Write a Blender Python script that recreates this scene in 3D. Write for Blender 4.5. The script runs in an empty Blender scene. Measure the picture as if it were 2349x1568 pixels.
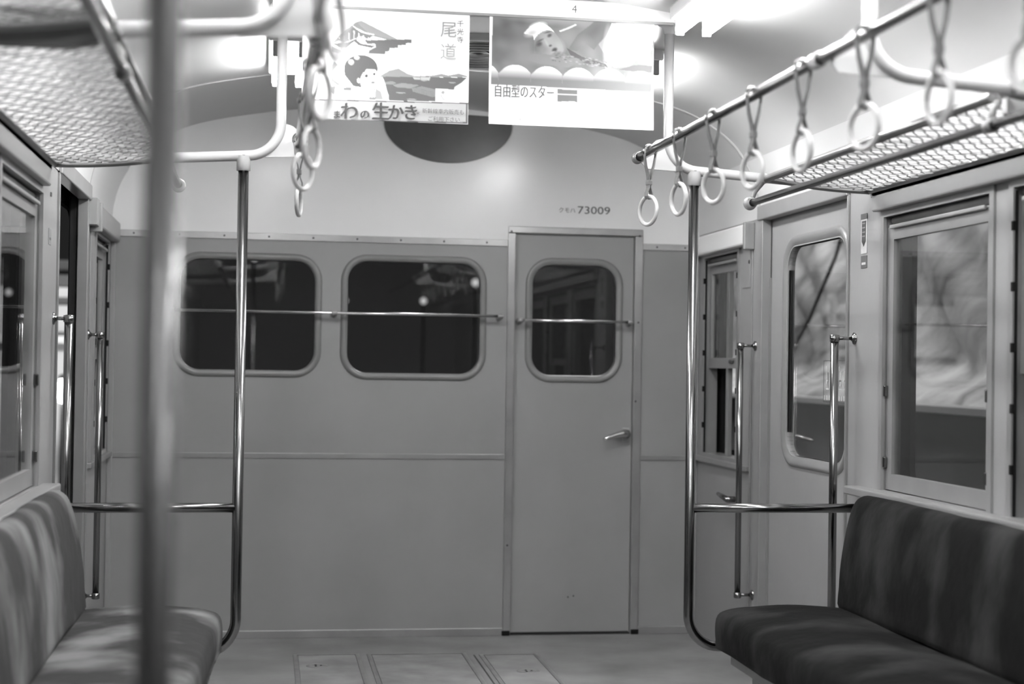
import bpy, bmesh, math, random
import numpy as np
from mathutils import Vector, Matrix, noise
from mathutils.geometry import tessellate_polygon
random.seed(7)
PI = math.pi
SC = bpy.context.scene
COL = SC.collection

# ------------------------------------------------------------------ camera, world, exposure
cd = bpy.data.cameras.new('camera'); cam = bpy.data.objects.new('camera', cd); COL.objects.link(cam)
fw = Vector((0.15532415, 0.98776486, 0.01396389)); rt = Vector((0.98771634, -0.15552952, 0.01506689)); up = Vector((-0.01705434, -0.01145211, 0.99978898))
M = Matrix(((rt.x, up.x, -fw.x, 0), (rt.y, up.y, -fw.y, 0), (rt.z, up.z, -fw.z, 0), (0, 0, 0, 1)))
cam.matrix_world = Matrix.Translation((-0.63936, 0.0, 1.20528)) @ M
cd.sensor_width = 36; cd.lens = 36 * 3600 / 2349; cd.clip_start = 0.02; cd.clip_end = 200
cd.dof.use_dof = True; cd.dof.focus_distance = 5.3; cd.dof.aperture_fstop = 2.2
SC.camera = cam
SC.view_settings.view_transform = 'Standard'; SC.view_settings.look = 'None'
SC.view_settings.gamma = 1; SC.view_settings.exposure = 1.36; SC.view_settings.use_curve_mapping = False
w = bpy.data.worlds.new('night'); SC.world = w; w.use_nodes = True
w.node_tree.nodes['Background'].inputs[0].default_value = (0.5, 0.5, 0.5, 1)
w.node_tree.nodes['Background'].inputs[1].default_value = 0.012
TUBE = 34.0       # strength of the fluorescent tubes
def area(name, loc, target, size, power):
    l = bpy.data.lights.new(name, 'AREA'); l.energy = power; l.size = size
    o = bpy.data.objects.new(name, l); COL.objects.link(o); o.location = loc
    o.rotation_euler = (Vector(target) - Vector(loc)).to_track_quat('-Z', 'Y').to_euler(); return o
area('sheeting_fill', (1.75, 9.5, 4.6), (3.3, 10.0, 1.8), 0.8, 75)  # unseen fill lights added to brighten the sheeting
area('sheeting_fill', (1.75, 13.0, 4.6), (3.3, 12.5, 1.8), 0.8, 55)
area('kiosk_fill', (-2.2, 12.0, 3.6), (-2.4, 16, 1.0), 0.5, 60)  # unseen fill light added to brighten the kiosk front

# ------------------------------------------------------------------ materials
def mat(name, g, rough=0.5, metal=0.0, var=0.0, vs=6.0, bump=0.0, bs=60.0, sheen=0.0, coat=0.0, stretch=(1, 1, 1), spec=0.5, rv=0.0):
    m = bpy.data.materials.new(name); m.use_nodes = True; nt = m.node_tree; b = nt.nodes['Principled BSDF']
    b.inputs['Base Color'].default_value = (g, g, g, 1); b.inputs['Roughness'].default_value = rough
    b.inputs['Metallic'].default_value = metal; b.inputs['Specular IOR Level'].default_value = spec
    if sheen:
        b.inputs['Sheen Weight'].default_value = sheen; b.inputs['Sheen Roughness'].default_value = 0.35
    if coat:
        b.inputs['Coat Weight'].default_value = coat; b.inputs['Coat Roughness'].default_value = 0.08
    if var or bump or rv:
        tc = nt.nodes.new('ShaderNodeTexCoord'); mp = nt.nodes.new('ShaderNodeMapping'); mp.inputs['Scale'].default_value = stretch
        nt.links.new(tc.outputs['Object'], mp.inputs[0])
    if var or rv:
        n = nt.nodes.new('ShaderNodeTexNoise'); n.inputs['Scale'].default_value = vs; n.inputs['Detail'].default_value = 6
        nt.links.new(mp.outputs[0], n.inputs['Vector'])
    if var:
        r = nt.nodes.new('ShaderNodeMapRange'); r.inputs[1].default_value = 0.3; r.inputs[2].default_value = 0.7
        r.inputs[3].default_value = g * (1 - var); r.inputs[4].default_value = g * (1 + var)
        nt.links.new(n.outputs[0], r.inputs[0]); nt.links.new(r.outputs[0], b.inputs['Base Color'])
    if rv:
        r = nt.nodes.new('ShaderNodeMapRange'); r.inputs[1].default_value = 0.3; r.inputs[2].default_value = 0.7
        r.inputs[3].default_value = rough - rv; r.inputs[4].default_value = rough + rv
        nt.links.new(n.outputs[0], r.inputs[0]); nt.links.new(r.outputs[0], b.inputs['Roughness'])
    if bump:
        n2 = nt.nodes.new('ShaderNodeTexNoise'); n2.inputs['Scale'].default_value = bs; n2.inputs['Detail'].default_value = 3
        bp = nt.nodes.new('ShaderNodeBump'); bp.inputs['Strength'].default_value = bump; bp.inputs['Distance'].default_value = 0.01
        nt.links.new(mp.outputs[0], n2.inputs['Vector']); nt.links.new(n2.outputs[0], bp.inputs['Height']); nt.links.new(bp.outputs[0], b.inputs['Normal'])
    return m
CREAM = mat('cream_paint', 0.80, 0.22, var=0.03, vs=2.5, bump=0.05, bs=9)
LIT_COVE = mat('lit_cove_paint', 0.56, 0.3, var=0.03, vs=2.5)  # cove and ceiling share one cream; their uneven light is put into two tones
CEIL = mat('ceiling_paint', 0.43, 0.28, var=0.03, vs=2, bump=0.03, bs=5)
GREY = mat('grey_paint', 0.27, 0.36, var=0.05, vs=3, bump=0.03, bs=40)
GREYD = mat('end_door_paint', 0.275, 0.34, var=0.05, vs=3, bump=0.03, bs=40)
GASK = mat('window_gasket', 0.20, 0.35, var=0.05, vs=8)
SASH = mat('sash_metal', 0.29, 0.34, metal=0.35, var=0.06, vs=9)
TRIM = mat('aluminium_trim', 0.36, 0.3, metal=0.6, var=0.12, vs=7)
CHROME = mat('worn_chrome', 0.24, 0.16, metal=1.0, var=0.06, vs=3)
POLISH = mat('polished_rail', 0.72, 0.2, metal=1.0, var=0.05, vs=3)
CHROME_DIM = mat('dim_chrome', 0.07, 0.4, metal=0.8, var=0.1, vs=3, coat=0.5)  # near pole's chrome; the dark surroundings it mirrors are put into the colour
PLATE = mat('matt_cream', 0.40, 0.65)
PIPE = mat('cream_enamel', 0.42, 0.22, var=0.04, vs=6)
EDGE = mat('grey_rubber', 0.05, 0.6)
BLACK = mat('black_rubber', 0.012, 0.6)
DARK = mat('dark_cavity', 0.012, 0.9, spec=0.1)
STRAP = mat('strap_webbing', 0.12, 0.6, var=0.2, vs=60)
RING = mat('ring_plastic', 0.42, 0.3, var=0.04, vs=20, coat=0.3)
NET = mat('net_wire', 0.27, 0.4, metal=0.45, var=0.3, vs=30)
RAIL = mat('rack_rail', 0.22, 0.28, metal=0.85, var=0.1, vs=9)
FLOOR = mat('linoleum', 0.20, 0.55, var=0.25, vs=3.5, bump=0.08, bs=30)
HATCH = mat('hatch_linoleum', 0.22, 0.5, var=0.25, vs=8, bump=0.06, bs=40)
INK = mat('ink', 0.03, 0.6); INKG = mat('faded_ink', 0.09, 0.6); INKL = mat('pale_ink', 0.25, 0.6)
DISC = mat('dark_panel', 0.062, 0.3, var=0.15, vs=9)
PAPER = mat('paper', 0.8, 0.6)
LABEL = mat('label_paper', 0.5, 0.5, var=0.1, vs=60)
BLIND = mat('blind_cloth', 0.16, 0.7, var=0.15, vs=12)

def plush(name, g, seed):
    """worn plush: rubbed patches are lighter"""
    m = bpy.data.materials.new(name); m.use_nodes = True; nt = m.node_tree; b = nt.nodes['Principled BSDF']
    b.inputs['Roughness'].default_value = 0.85; b.inputs['Sheen Weight'].default_value = 0.02; b.inputs['Sheen Roughness'].default_value = 0.4
    b.inputs['Specular IOR Level'].default_value = 0.06
    tc = nt.nodes.new('ShaderNodeTexCoord'); mp = nt.nodes.new('ShaderNodeMapping'); mp.inputs['Scale'].default_value = (2.2, 2.8, 1.5)
    mp.inputs['Location'].default_value = (seed, seed * 2, 0)
    n = nt.nodes.new('ShaderNodeTexNoise'); n.inputs['Scale'].default_value = 1.6; n.inputs['Detail'].default_value = 5
    r = nt.nodes.new('ShaderNodeMapRange'); r.inputs[1].default_value = 0.47; r.inputs[2].default_value = 0.68
    r.inputs[3].default_value = g; r.inputs[4].default_value = g * 4.2
    nt.links.new(tc.outputs['Object'], mp.inputs[0]); nt.links.new(mp.outputs[0], n.inputs['Vector']); nt.links.new(n.outputs[0], r.inputs[0])
    nt.links.new(r.outputs[0], b.inputs['Base Color'])
    n2 = nt.nodes.new('ShaderNodeTexNoise'); n2.inputs['Scale'].default_value = 12; n2.inputs['Detail'].default_value = 6
    bp = nt.nodes.new('ShaderNodeBump'); bp.inputs['Strength'].default_value = 0.25; bp.inputs['Distance'].default_value = 0.02
    nt.links.new(tc.outputs['Object'], n2.inputs['Vector']); nt.links.new(n2.outputs[0], bp.inputs['Height']); nt.links.new(bp.outputs[0], b.inputs['Normal'])
    return m
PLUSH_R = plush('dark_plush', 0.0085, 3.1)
PLUSH_L = plush('sheen_plush', 0.045, 8.3)  # same plush as the right seat; grazing sheen put into a paler base

def glass(name, tint=0.92):
    m = bpy.data.materials.new(name); m.use_nodes = True; nt = m.node_tree; nt.nodes.clear()
    out = nt.nodes.new('ShaderNodeOutputMaterial'); mix = nt.nodes.new('ShaderNodeMixShader'); fr = nt.nodes.new('ShaderNodeFresnel'); fr.inputs[0].default_value = 1.5
    ge = nt.nodes.new('ShaderNodeNewGeometry'); mr = nt.nodes.new('ShaderNodeMapRange'); mr.inputs[3].default_value = 1.5; mr.inputs[4].default_value = 1 / 1.5
    nt.links.new(ge.outputs['Backfacing'], mr.inputs[0]); nt.links.new(mr.outputs[0], fr.inputs[0])
    t = nt.nodes.new('ShaderNodeBsdfTransparent'); t.inputs[0].default_value = (tint, tint, tint, 1)
    g = nt.nodes.new('ShaderNodeBsdfGlossy'); g.inputs['Roughness'].default_value = 0.0; g.inputs[0].default_value = (0.95, 0.95, 0.95, 1)
    nt.links.new(fr.outputs[0], mix.inputs[0]); nt.links.new(t.outputs[0], mix.inputs[1]); nt.links.new(g.outputs[0], mix.inputs[2]); nt.links.new(mix.outputs[0], out.inputs[0])
    return m
GLASS = glass('window_glass')
def emis(name, s, g=1.0):
    m = bpy.data.materials.new(name); m.use_nodes = True; b = m.node_tree.nodes['Principled BSDF']
    b.inputs['Base Color'].default_value = (0.8, 0.8, 0.8, 1); b.inputs['Emission Color'].default_value = (g, g, g, 1); b.inputs['Emission Strength'].default_value = s
    return m
TUBEM = emis('lit_tube', TUBE); LAMPM = emis('lit_globe', 6.0); DIMM = emis('distant_glow', 0.22)

# ------------------------------------------------------------------ mesh helpers
def wm(o): return (wm(o.parent) @ o.matrix_parent_inverse @ o.matrix_basis) if o.parent else o.matrix_basis.copy()
class MB:
    def __init__(s): s.v = []; s.f = []; s.sm = []
    def add(s, vs, fs, smooth=False):
        k = len(s.v); s.v += [tuple(p) for p in vs]; s.f += [tuple(i + k for i in f) for f in fs]; s.sm += [smooth] * len(fs); return s
    def box(s, a, b, bev=0.0):
        x0, y0, z0 = [min(a[i], b[i]) for i in range(3)]; x1, y1, z1 = [max(a[i], b[i]) for i in range(3)]
        if bev <= 0:
            vs = [(x, y, z) for x in (x0, x1) for y in (y0, y1) for z in (z0, z1)]
            return s.add(vs, [(0, 1, 3, 2), (4, 6, 7, 5), (0, 4, 5, 1), (2, 3, 7, 6), (0, 2, 6, 4), (1, 5, 7, 3)])
        bm = bmesh.new(); bmesh.ops.create_cube(bm, size=1)
        for v in bm.verts: v.co = ((x0 + x1) / 2 + v.co.x * (x1 - x0), (y0 + y1) / 2 + v.co.y * (y1 - y0), (z0 + z1) / 2 + v.co.z * (z1 - z0))
        bmesh.ops.bevel(bm, geom=list(bm.edges), offset=bev, segments=2, profile=0.5, affect='EDGES'); return s.bm(bm)
    def bm(s, bm, smooth=False):
        bm.verts.index_update(); s.add([v.co[:] for v in bm.verts], [[v.index for v in f.verts] for f in bm.faces], smooth); bm.free(); return s
    def tube(s, pts, r, n=12, closed=False, caps=True, sx=1.0):
        pts = [Vector(p) for p in pts]; N = len(pts)
        rs = r if isinstance(r, (list, tuple)) else [r] * N
        tans = []
        for i in range(N):
            if closed: t = pts[(i + 1) % N] - pts[i - 1]
            elif i == 0: t = pts[1] - pts[0]
            elif i == N - 1: t = pts[-1] - pts[-2]
            else: t = (pts[i + 1] - pts[i]).normalized() + (pts[i] - pts[i - 1]).normalized()
            tans.append(t.normalized())
        nrm = tans[0].orthogonal().normalized(); vs = []
        for i in range(N):
            t = tans[i]; nrm = (nrm - t * nrm.dot(t)).normalized(); b = t.cross(nrm)
            for k in range(n):
                a = 2 * PI * k / n; vs.append(pts[i] + (nrm * math.cos(a) + b * math.sin(a)) * rs[i])
        fs = []
        for i in range(N if closed else N - 1):
            j = (i + 1) % N
            for k in range(n): fs.append((i * n + k, i * n + (k + 1) % n, j * n + (k + 1) % n, j * n + k))
        s.add(vs, fs, True)
        if caps and not closed:
            k = len(s.v); s.add(vs[:n], [tuple(range(n))[::-1]]); s.add(vs[-n:], [tuple(range(n))])
        return s
    def lathe(s, c, axis, prof, n=24):
        """prof: (distance along axis, radius)"""
        ax = Vector(axis).normalized(); u = ax.orthogonal().normalized(); v = ax.cross(u); c = Vector(c); vs = []
        for d, r in prof:
            for k in range(n):
                a = 2 * PI * k / n; vs.append(c + ax * d + (u * math.cos(a) + v * math.sin(a)) * r)
        fs = [(i * n + k, i * n + (k + 1) % n, (i + 1) * n + (k + 1) % n, (i + 1) * n + k) for i in range(len(prof) - 1) for k in range(n)]
        return s.add(vs, fs, True)
    def torus(s, c, R, r, rot=0.0, n=36, m=10, axis='x'):
        vs = []; fs = []
        for i in range(n):
            a = 2 * PI * i / n
            for j in range(m):
                b = 2 * PI * j / m; rr = R + r * math.cos(b); p = Vector((r * math.sin(b), rr * math.cos(a), rr * math.sin(a)))
                p = Matrix.Rotation(rot, 3, 'Z') @ p; vs.append(p + Vector(c))
        for i in range(n):
            for j in range(m): fs.append((i * m + j, ((i + 1) % n) * m + j, ((i + 1) % n) * m + (j + 1) % m, i * m + (j + 1) % m))
        return s.add(vs, fs, True)
    def slab(s, outer, holes, mp, d0, d1):
        """flat board with holes; loops are 2D (a,b), mp(a,b,d) places them"""
        loops = [outer] + holes; flat = [p for l in loops for p in l]
        tris = tessellate_polygon([[Vector((p[0], p[1], 0)) for p in l] for l in loops])
        s.add([mp(p[0], p[1], d1) for p in flat], [tuple(t) for t in tris]); s.add([mp(p[0], p[1], d0) for p in flat], [tuple(t)[::-1] for t in tris])
        for l in loops:
            n = len(l); s.add([mp(p[0], p[1], d0) for p in l] + [mp(p[0], p[1], d1) for p in l], [(i, (i + 1) % n, n + (i + 1) % n, n + i) for i in range(n)])
        return s
    def gasket(s, x0, x1, z0, z1, r, prof, mp, n=8):
        """ring round a rounded rectangle; prof: (outward offset, height d)"""
        vs = []; L = None
        for off, d in prof:
            l = rrect(x0 - off, x1 + off, z0 - off, z1 + off, max(r + off, 0.002), n); L = len(l); vs += [mp(p[0], p[1], d) for p in l]
        fs = [(i * L + k, i * L + (k + 1) % L, (i + 1) * L + (k + 1) % L, (i + 1) * L + k) for i in range(len(prof) - 1) for k in range(L)]
        return s.add(vs, fs, True)
    def build(s, name, m, parent=None, fix=True):
        me = bpy.data.meshes.new(name); me.from_pydata(s.v, [], s.f)
        me.polygons.foreach_set('use_smooth', s.sm)
        if fix:
            b = bmesh.new(); b.from_mesh(me); bmesh.ops.remove_doubles(b, verts=b.verts, dist=1e-5); bmesh.ops.recalc_face_normals(b, faces=b.faces); b.to_mesh(me); b.free()
        me.materials.append(m); me.update()
        o = bpy.data.objects.new(name, me); COL.objects.link(o)
        if parent:
            o.parent = parent; o.matrix_parent_inverse = wm(parent).inverted()
        return o
def rrect(x0, x1, z0, z1, r, n=8):
    out = []
    for cx, cz, a0 in ((x1 - r, z1 - r, 0), (x0 + r, z1 - r, PI / 2), (x0 + r, z0 + r, PI), (x1 - r, z0 + r, 1.5 * PI)):
        for i in range(n + 1):
            a = a0 + PI / 2 * i / n; out.append((cx + r * math.cos(a), cz + r * math.sin(a)))
    return out
def rect(x0, x1, z0, z1): return [(x1, z1), (x0, z1), (x0, z0), (x1, z0)]
def fillet(pts, r, n=8):
    pts = [Vector(p) for p in pts]; out = [pts[0]]
    for i in range(1, len(pts) - 1):
        a = (pts[i - 1] - pts[i]).normalized(); b = (pts[i + 1] - pts[i]).normalized(); ang = a.angle(b)
        if ang > PI - 0.02: out.append(pts[i]); continue
        d = min(r / math.tan(ang / 2), (pts[i - 1] - pts[i]).length * 0.49 if i > 1 else 9, (pts[i + 1] - pts[i]).length * 0.98); R = d * math.tan(ang / 2)
        c = pts[i] + (a + b).normalized() * (R / math.sin(ang / 2)); p0 = pts[i] + a * d - c; p1 = pts[i] + b * d - c; q = p0.rotation_difference(p1); ax, an = q.to_axis_angle()
        for k in range(n + 1): out.append(c + Matrix.Rotation(an * k / n, 3, ax) @ p0)
    out.append(pts[-1]); return out
def tag(o, label=None, cat=None, group=None, kind=None):
    if label: o['label'] = label
    if cat: o['category'] = cat
    if group: o['group'] = group
    if kind: o['kind'] = kind
    return o
def empty(name, loc, label=None, cat=None, group=None, kind=None):
    o = bpy.data.objects.new(name, None); COL.objects.link(o); o.location = loc; o.empty_display_size = 0.05
    return tag(o, label, cat, group, kind)
def struct(o, label=None): return tag(o, label, None, None, 'structure')
def text(body, size, M4, m, name, parent=None, depth=0.0002, align='LEFT'):
    """lettering as a thin mesh; M4 places the text plane"""
    c = bpy.data.curves.new('t', 'FONT'); c.body = body; c.size = size; c.extrude = depth; c.align_x = align; c.resolution_u = 3
    t = bpy.data.objects.new('t', c); COL.objects.link(t); dg = bpy.context.evaluated_depsgraph_get()
    me = bpy.data.meshes.new_from_object(t.evaluated_get(dg)); bpy.data.objects.remove(t); bpy.data.curves.remove(c)
    me.transform(M4); me.materials.clear(); me.materials.append(m); me.name = name
    o = bpy.data.objects.new(name, me); COL.objects.link(o)
    if parent: o.parent = parent; o.matrix_parent_inverse = wm(parent).inverted()
    return o

# ------------------------------------------------------------------ plan of the carriage
D = 6.906; W = 1.30; Y0 = -2.4
END = lambda a, b, d: (a, D - d, b)
RGT = lambda a, b, d: (W - d, a, b)
LFT = lambda a, b, d: (-W + d, a, b)

# floor
mb = MB().box((-W - 0.12, Y0, -0.06), (W + 0.12, D + 0.05, 0)); struct(mb.build('floor', FLOOR))

# ceiling: arched shell, profile measured across the carriage
PR = [(0, 2.335), (0.25, 2.33), (0.5, 2.305), (0.7, 2.275), (0.9, 2.235), (1.03, 2.19), (1.13, 2.13), (1.2, 2.065), (1.26, 1.97), (1.29, 1.88), (1.30, 1.80)]
def smooth_prof():
    b = []
    for i in range(len(PR) - 1):
        p0 = PR[max(i - 1, 0)] if i else (-PR[1][0], PR[1][1]); p1 = PR[i]; p2 = PR[i + 1]; p3 = PR[min(i + 2, len(PR) - 1)]
        for k in range(4):
            t = k / 4
            b.append(tuple(0.5 * ((2 * p1[j]) + (p2[j] - p0[j]) * t + (2 * p0[j] - 5 * p1[j] + 4 * p2[j] - p3[j]) * t * t + (3 * p1[j] - p0[j] - 3 * p2[j] + p3[j]) * t ** 3) for j in (0, 1)))
    b.append(PR[-1]); return [(-x, z) for x, z in b[::-1]][:-1] + b
PROF = smooth_prof()
def ceil_z(x):
    x = abs(x)
    for (a, za), (b, zb) in zip(PR, PR[1:]):
        if x <= b: return za + (zb - za) * (x - a) / (b - a)
    return PR[-1][1]
mb = MB()
ys = [Y0, -0.6, 1.2, 3.0, 4.8, 6.0, D]
n = len(PROF)
vs = [(x, y, z) for y in ys for x, z in PROF] + [(x * 1.03, y, z + 0.04) for y in ys for x, z in PROF]
fs = []
m_ = len(ys) * n
for j in range(len(ys) - 1):
    for i in range(n - 1):
        a = j * n + i; fs.append((a, a + 1, a + n + 1, a + n)); fs.append((m_ + a, m_ + a + n, m_ + a + n + 1, m_ + a + 1))
mb.add(vs, fs, True); ceil = struct(mb.build('ceiling', CEIL))
for s_ in (-1, 1):      # cream cove panels, lamplight put into a lighter tone than the ceiling
    cp = [(x, z) for x, z in PROF if x * s_ > 0 and z < 2.02]; k = len(cp); vs = [(x - s_ * 0.003, y, z - 0.002) for y in ys for x, z in cp]
    q = MB(); q.add(vs, [(j * k + i, j * k + i + 1, (j + 1) * k + i + 1, (j + 1) * k + i) for j in range(len(ys) - 1) for i in range(k - 1)], True); q.build('lit_cove_panel', LIT_COVE, ceil)
mb = MB()
for y in (-0.6, 1.2, 3.0, 6.0):      # cover strips over the ceiling joints
    vs = []
    for yy, dz in ((y - 0.012, 0), (y - 0.010, -0.0035), (y + 0.010, -0.0035), (y + 0.012, 0)):
        vs += [(x * (1 + dz * 0.8), yy, z + dz * 0.9) for x, z in PROF]
    mb.add(vs, [(j * n + i, j * n + i + 1, (j + 1) * n + i + 1, (j + 1) * n + i) for j in range(3) for i in range(n - 1)], True)
mb.build('joint_strip', CEIL, ceil)

# end wall: grey below the trim, cream above
prof_up = [(x, z) for x, z in PROF]
HD = (0.454, 1.004, 0.0, 1.791)
W1 = (-1.006, -0.428, 1.162, 1.640); W2 = (-0.285, 0.299, 1.157, 1.646); W3 = (0.539, 0.921, 1.157, 1.652)
low = [(HD[0], 0), (-W, 0), (-W, 1.742), (HD[0], 1.742)]
wall_far = MB().slab(low, [rrect(*W1, 0.085), rrect(*W2, 0.085)], END, -0.04, 0)
wall_far.slab(rect(HD[1], W, 0, 1.742), [], END, -0.04, 0)
wf = struct(wall_far.build('wall_far', GREY), 'grey end wall with rounded windows and a door')
up_ = [(W, 1.742)] + [(x, z) for x, z in PROF[::-1]] + [(-W, 1.742), (HD[0], 1.742), (HD[0], HD[3]), (HD[1], HD[3]), (HD[1], 1.742)]
MB().slab(up_, [], END, -0.04, 0.001).build('upper_panel', CREAM, wf)
def trim(n_, a0, a1, b0, b1, mp, dep=0.006, m=TRIM, screws=0):
    p = lambda a, b, d: mp(a, b, d)
    o = struct(MB().box(mp(a0, b0, 0), mp(a1, b1, dep), 0.0015).build('trim_%d' % n_, m))
    for k in range(screws):
        a = a0 + (a1 - a0) * (k + 0.5) / screws; c = Vector(mp(a, (b0 + b1) / 2, dep - 0.001)); ax = Vector(mp(0, 0, 1)) - Vector(mp(0, 0, 0))
        MB().lathe(c, ax, [(0, 0.005), (0.0018, 0.0042), (0.0026, 0.002), (0.0028, 0)], 10).build('screw', DISC, o)
    return o
trim(1, -W, 0.422, 1.728, 1.757, END, screws=9); trim(2, 1.038, W, 1.728, 1.757, END, screws=2)
trim(3, -W, 0.422, 0.780, 0.803, END, 0.004, SASH); trim(4, 1.038, W, 0.780, 0.803, END, 0.004, SASH)
struct(MB().box((-W, D - 0.008, 0), (0.422, D, 0.034), 0.002).build('baseboard_far', TRIM)); struct(MB().box((1.038, D - 0.008, 0), (W, D, 0.034), 0.002).build('baseboard_far', TRIM))

def gasket_window(name, R, rr, mp, depth, glass_d, m=GASK, wd=0.031):
    """rounded window with a raised rubber gasket, pane inside"""
    root = empty(name, mp((R[0] + R[1]) / 2, R[2], 0), kind='structure')
    MB().gasket(*R, rr, [(0.0, -depth), (0.0, 0.002), (0.004, 0.009), (wd * 0.5, 0.013), (wd - 0.006, 0.010), (wd, 0.0)], mp).build('window_frame', m, root)
    MB().slab(rrect(*R, rr), [], mp, glass_d - 0.004, glass_d).build('pane', GLASS, root); return root
gasket_window('window_1', W1, 0.085, END, 0.03, -0.012); gasket_window('window_2', W2, 0.085, END, 0.03, -0.012)

# end door with frame, window, bar, lever
door = empty('door_1', (0.73, D, 0), kind='structure')
MB().slab(rect(HD[0] + 0.004, HD[1] - 0.004, 0.012, HD[3] - 0.004), [rrect(*W3, 0.085)], END, -0.045, -0.016).build('leaf', GREYD, door)
DR = lambda a, b, d: END(a, b, d - 0.016)
MB().gasket(*W3, 0.085, [(0.0, -0.025), (0.0, 0.002), (0.004, 0.008), (0.018, 0.012), (0.027, 0.010), (0.032, 0.0)], DR).build('window_frame', GASK, door)
MB().slab(rrect(*W3, 0.085), [], DR, -0.016, -0.012).build('pane', GLASS, door)
fr = MB()
for a0, a1, b0, b1 in ((0.422, 0.456, 0, 1.7885), (1.002, 1.038, 0, 1.7885), (0.422, 1.038, 1.789, 1.819)): fr.box(END(a0, b0, -0.03), END(a1, b1, 0.010), 0.003)
fr = fr.build('door_frame', TRIM, door)
for a, b in ((0.436, 1.795), (1.022, 1.79), (1.012, 1.045), (0.437, 0.4), (1.02, 1.4)): MB().lathe(END(a, b, 0.009), (0, -1, 0), [(0, 0.0055), (0.002, 0.004), (0.0025, 0)], 10).build('screw', DISC, fr)
for a in (0.436, 1.022): MB().box(END(a - 0.018, 0.0, 0.004), END(a + 0.018, 0.022, 0.014), 0.003).build('frame_foot', DARK, fr)
MB().box(END(0.454, 0, -0.04), END(1.004, 0.006, -0.002)).build('threshold', BLACK, door)
lv = MB().lathe(DR(0.975, 0.897, 0), (0, -1, 0), [(0, 0.022), (0.006, 0.021), (0.008, 0.012), (0.03, 0.010), (0.036, 0.008), (0.037, 0)], 20)
lv.tube([DR(0.982, 0.898, 0.032), DR(0.95, 0.899, 0.036), DR(0.91, 0.890, 0.036), (0.872, D - 0.046, 0.879), (0.860, D - 0.04, 0.874)], [0.015, 0.016, 0.012, 0.009, 0.006], 12)
lv = lv.build('door_handle', POLISH, door)
MB().box(DR(0.958, 0.862, 0), DR(0.99, 0.925, 0.006), 0.003).build('lock_plate', TRIM, lv)
for a, b in ((0.72, 0.165), (0.745, 0.17)): MB().lathe(DR(a, b, 0), (0, -1, 0), [(0, 0.0042), (0.0008, 0.0035), (0.001, 0)], 10).build('scuff_mark', DISC, door)

def bar(name, label, a0, a1, z, posts, mp, off=0.05, r=0.0065, cat='handrail', group=None, dz=0.0):
    root = empty(name, mp((a0 + a1) / 2, z, 0), label, cat, group)
    MB().tube([mp(a0, z, off), mp(a1, z + dz, off)], r, 14).build('rail', POLISH, root)
    for a in posts:
        zz = z + dz * (a - a0) / (a1 - a0)
        q = MB().tube([mp(a, zz - 0.004, 0), mp(a, zz - 0.004, off * 0.7), mp(a, zz, off)], 0.006, 10)
        q.lathe(mp(a, zz - 0.004, 0), Vector(mp(0, 0, 1)) - Vector(mp(0, 0, 0)), [(0, 0.015), (0.004, 0.015), (0.007, 0.009), (0.012, 0.007)], 16)
        q.lathe(Vector(mp(a, zz, off)) - (Vector(mp(0.012, 0, 0)) - Vector(mp(0, 0, 0))), Vector(mp(1, 0, 0)) - Vector(mp(0, 0, 0)), [(0, 0.0085), (0.003, 0.0105), (0.021, 0.0105), (0.024, 0.0085)], 14)
        q.build('bracket', SASH, root)
    return root
bar('window_handrail', 'long thin metal rail across both end wall windows', -1.05, 0.395, 1.415, (-1.04, -0.345, 0.385), END)
bar('window_handrail', 'short thin metal rail across the end door window', 0.470, 0.985, 1.400, (0.478, 0.977), lambda a, b, d: END(a, b, d - 0.016), 0.055)

# number lettering on the end wall
TXT = lambda x, y, z: Matrix.Translation((x, y, z)) @ Matrix.Rotation(PI / 2, 4, 'X')
t = text('73009', 0.048, Matrix.Translation((0.733, D - 0.0022, 1.884)) @ Matrix.Rotation(PI / 2, 4, 'X') @ Matrix.Diagonal((1.28, 1, 1, 1)), INKG, 'carriage_number', depth=0.0006)
tag(t, 'dark carriage number lettering on the cream end wall above the door', 'lettering')
text('クモハ', 0.026, TXT(0.648, D - 0.0022, 1.888), INKG, 'class_letters', t, 0.0006)

# dark half oval panel under the ceiling on the end wall
pts = [(0.146 + 0.285 * math.cos(a), 2.262 + 0.172 * math.sin(a)) for a in [PI + PI * k / 40 for k in range(41)]]
pts += [(0.431, 2.300), (-0.139, 2.318)]
o = MB().slab(pts, [], END, 0.0, 0.012).build('oval_vent_panel', DISC)
tag(o, 'dark half oval panel high on the end wall behind the hanging posters', 'panel')

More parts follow.
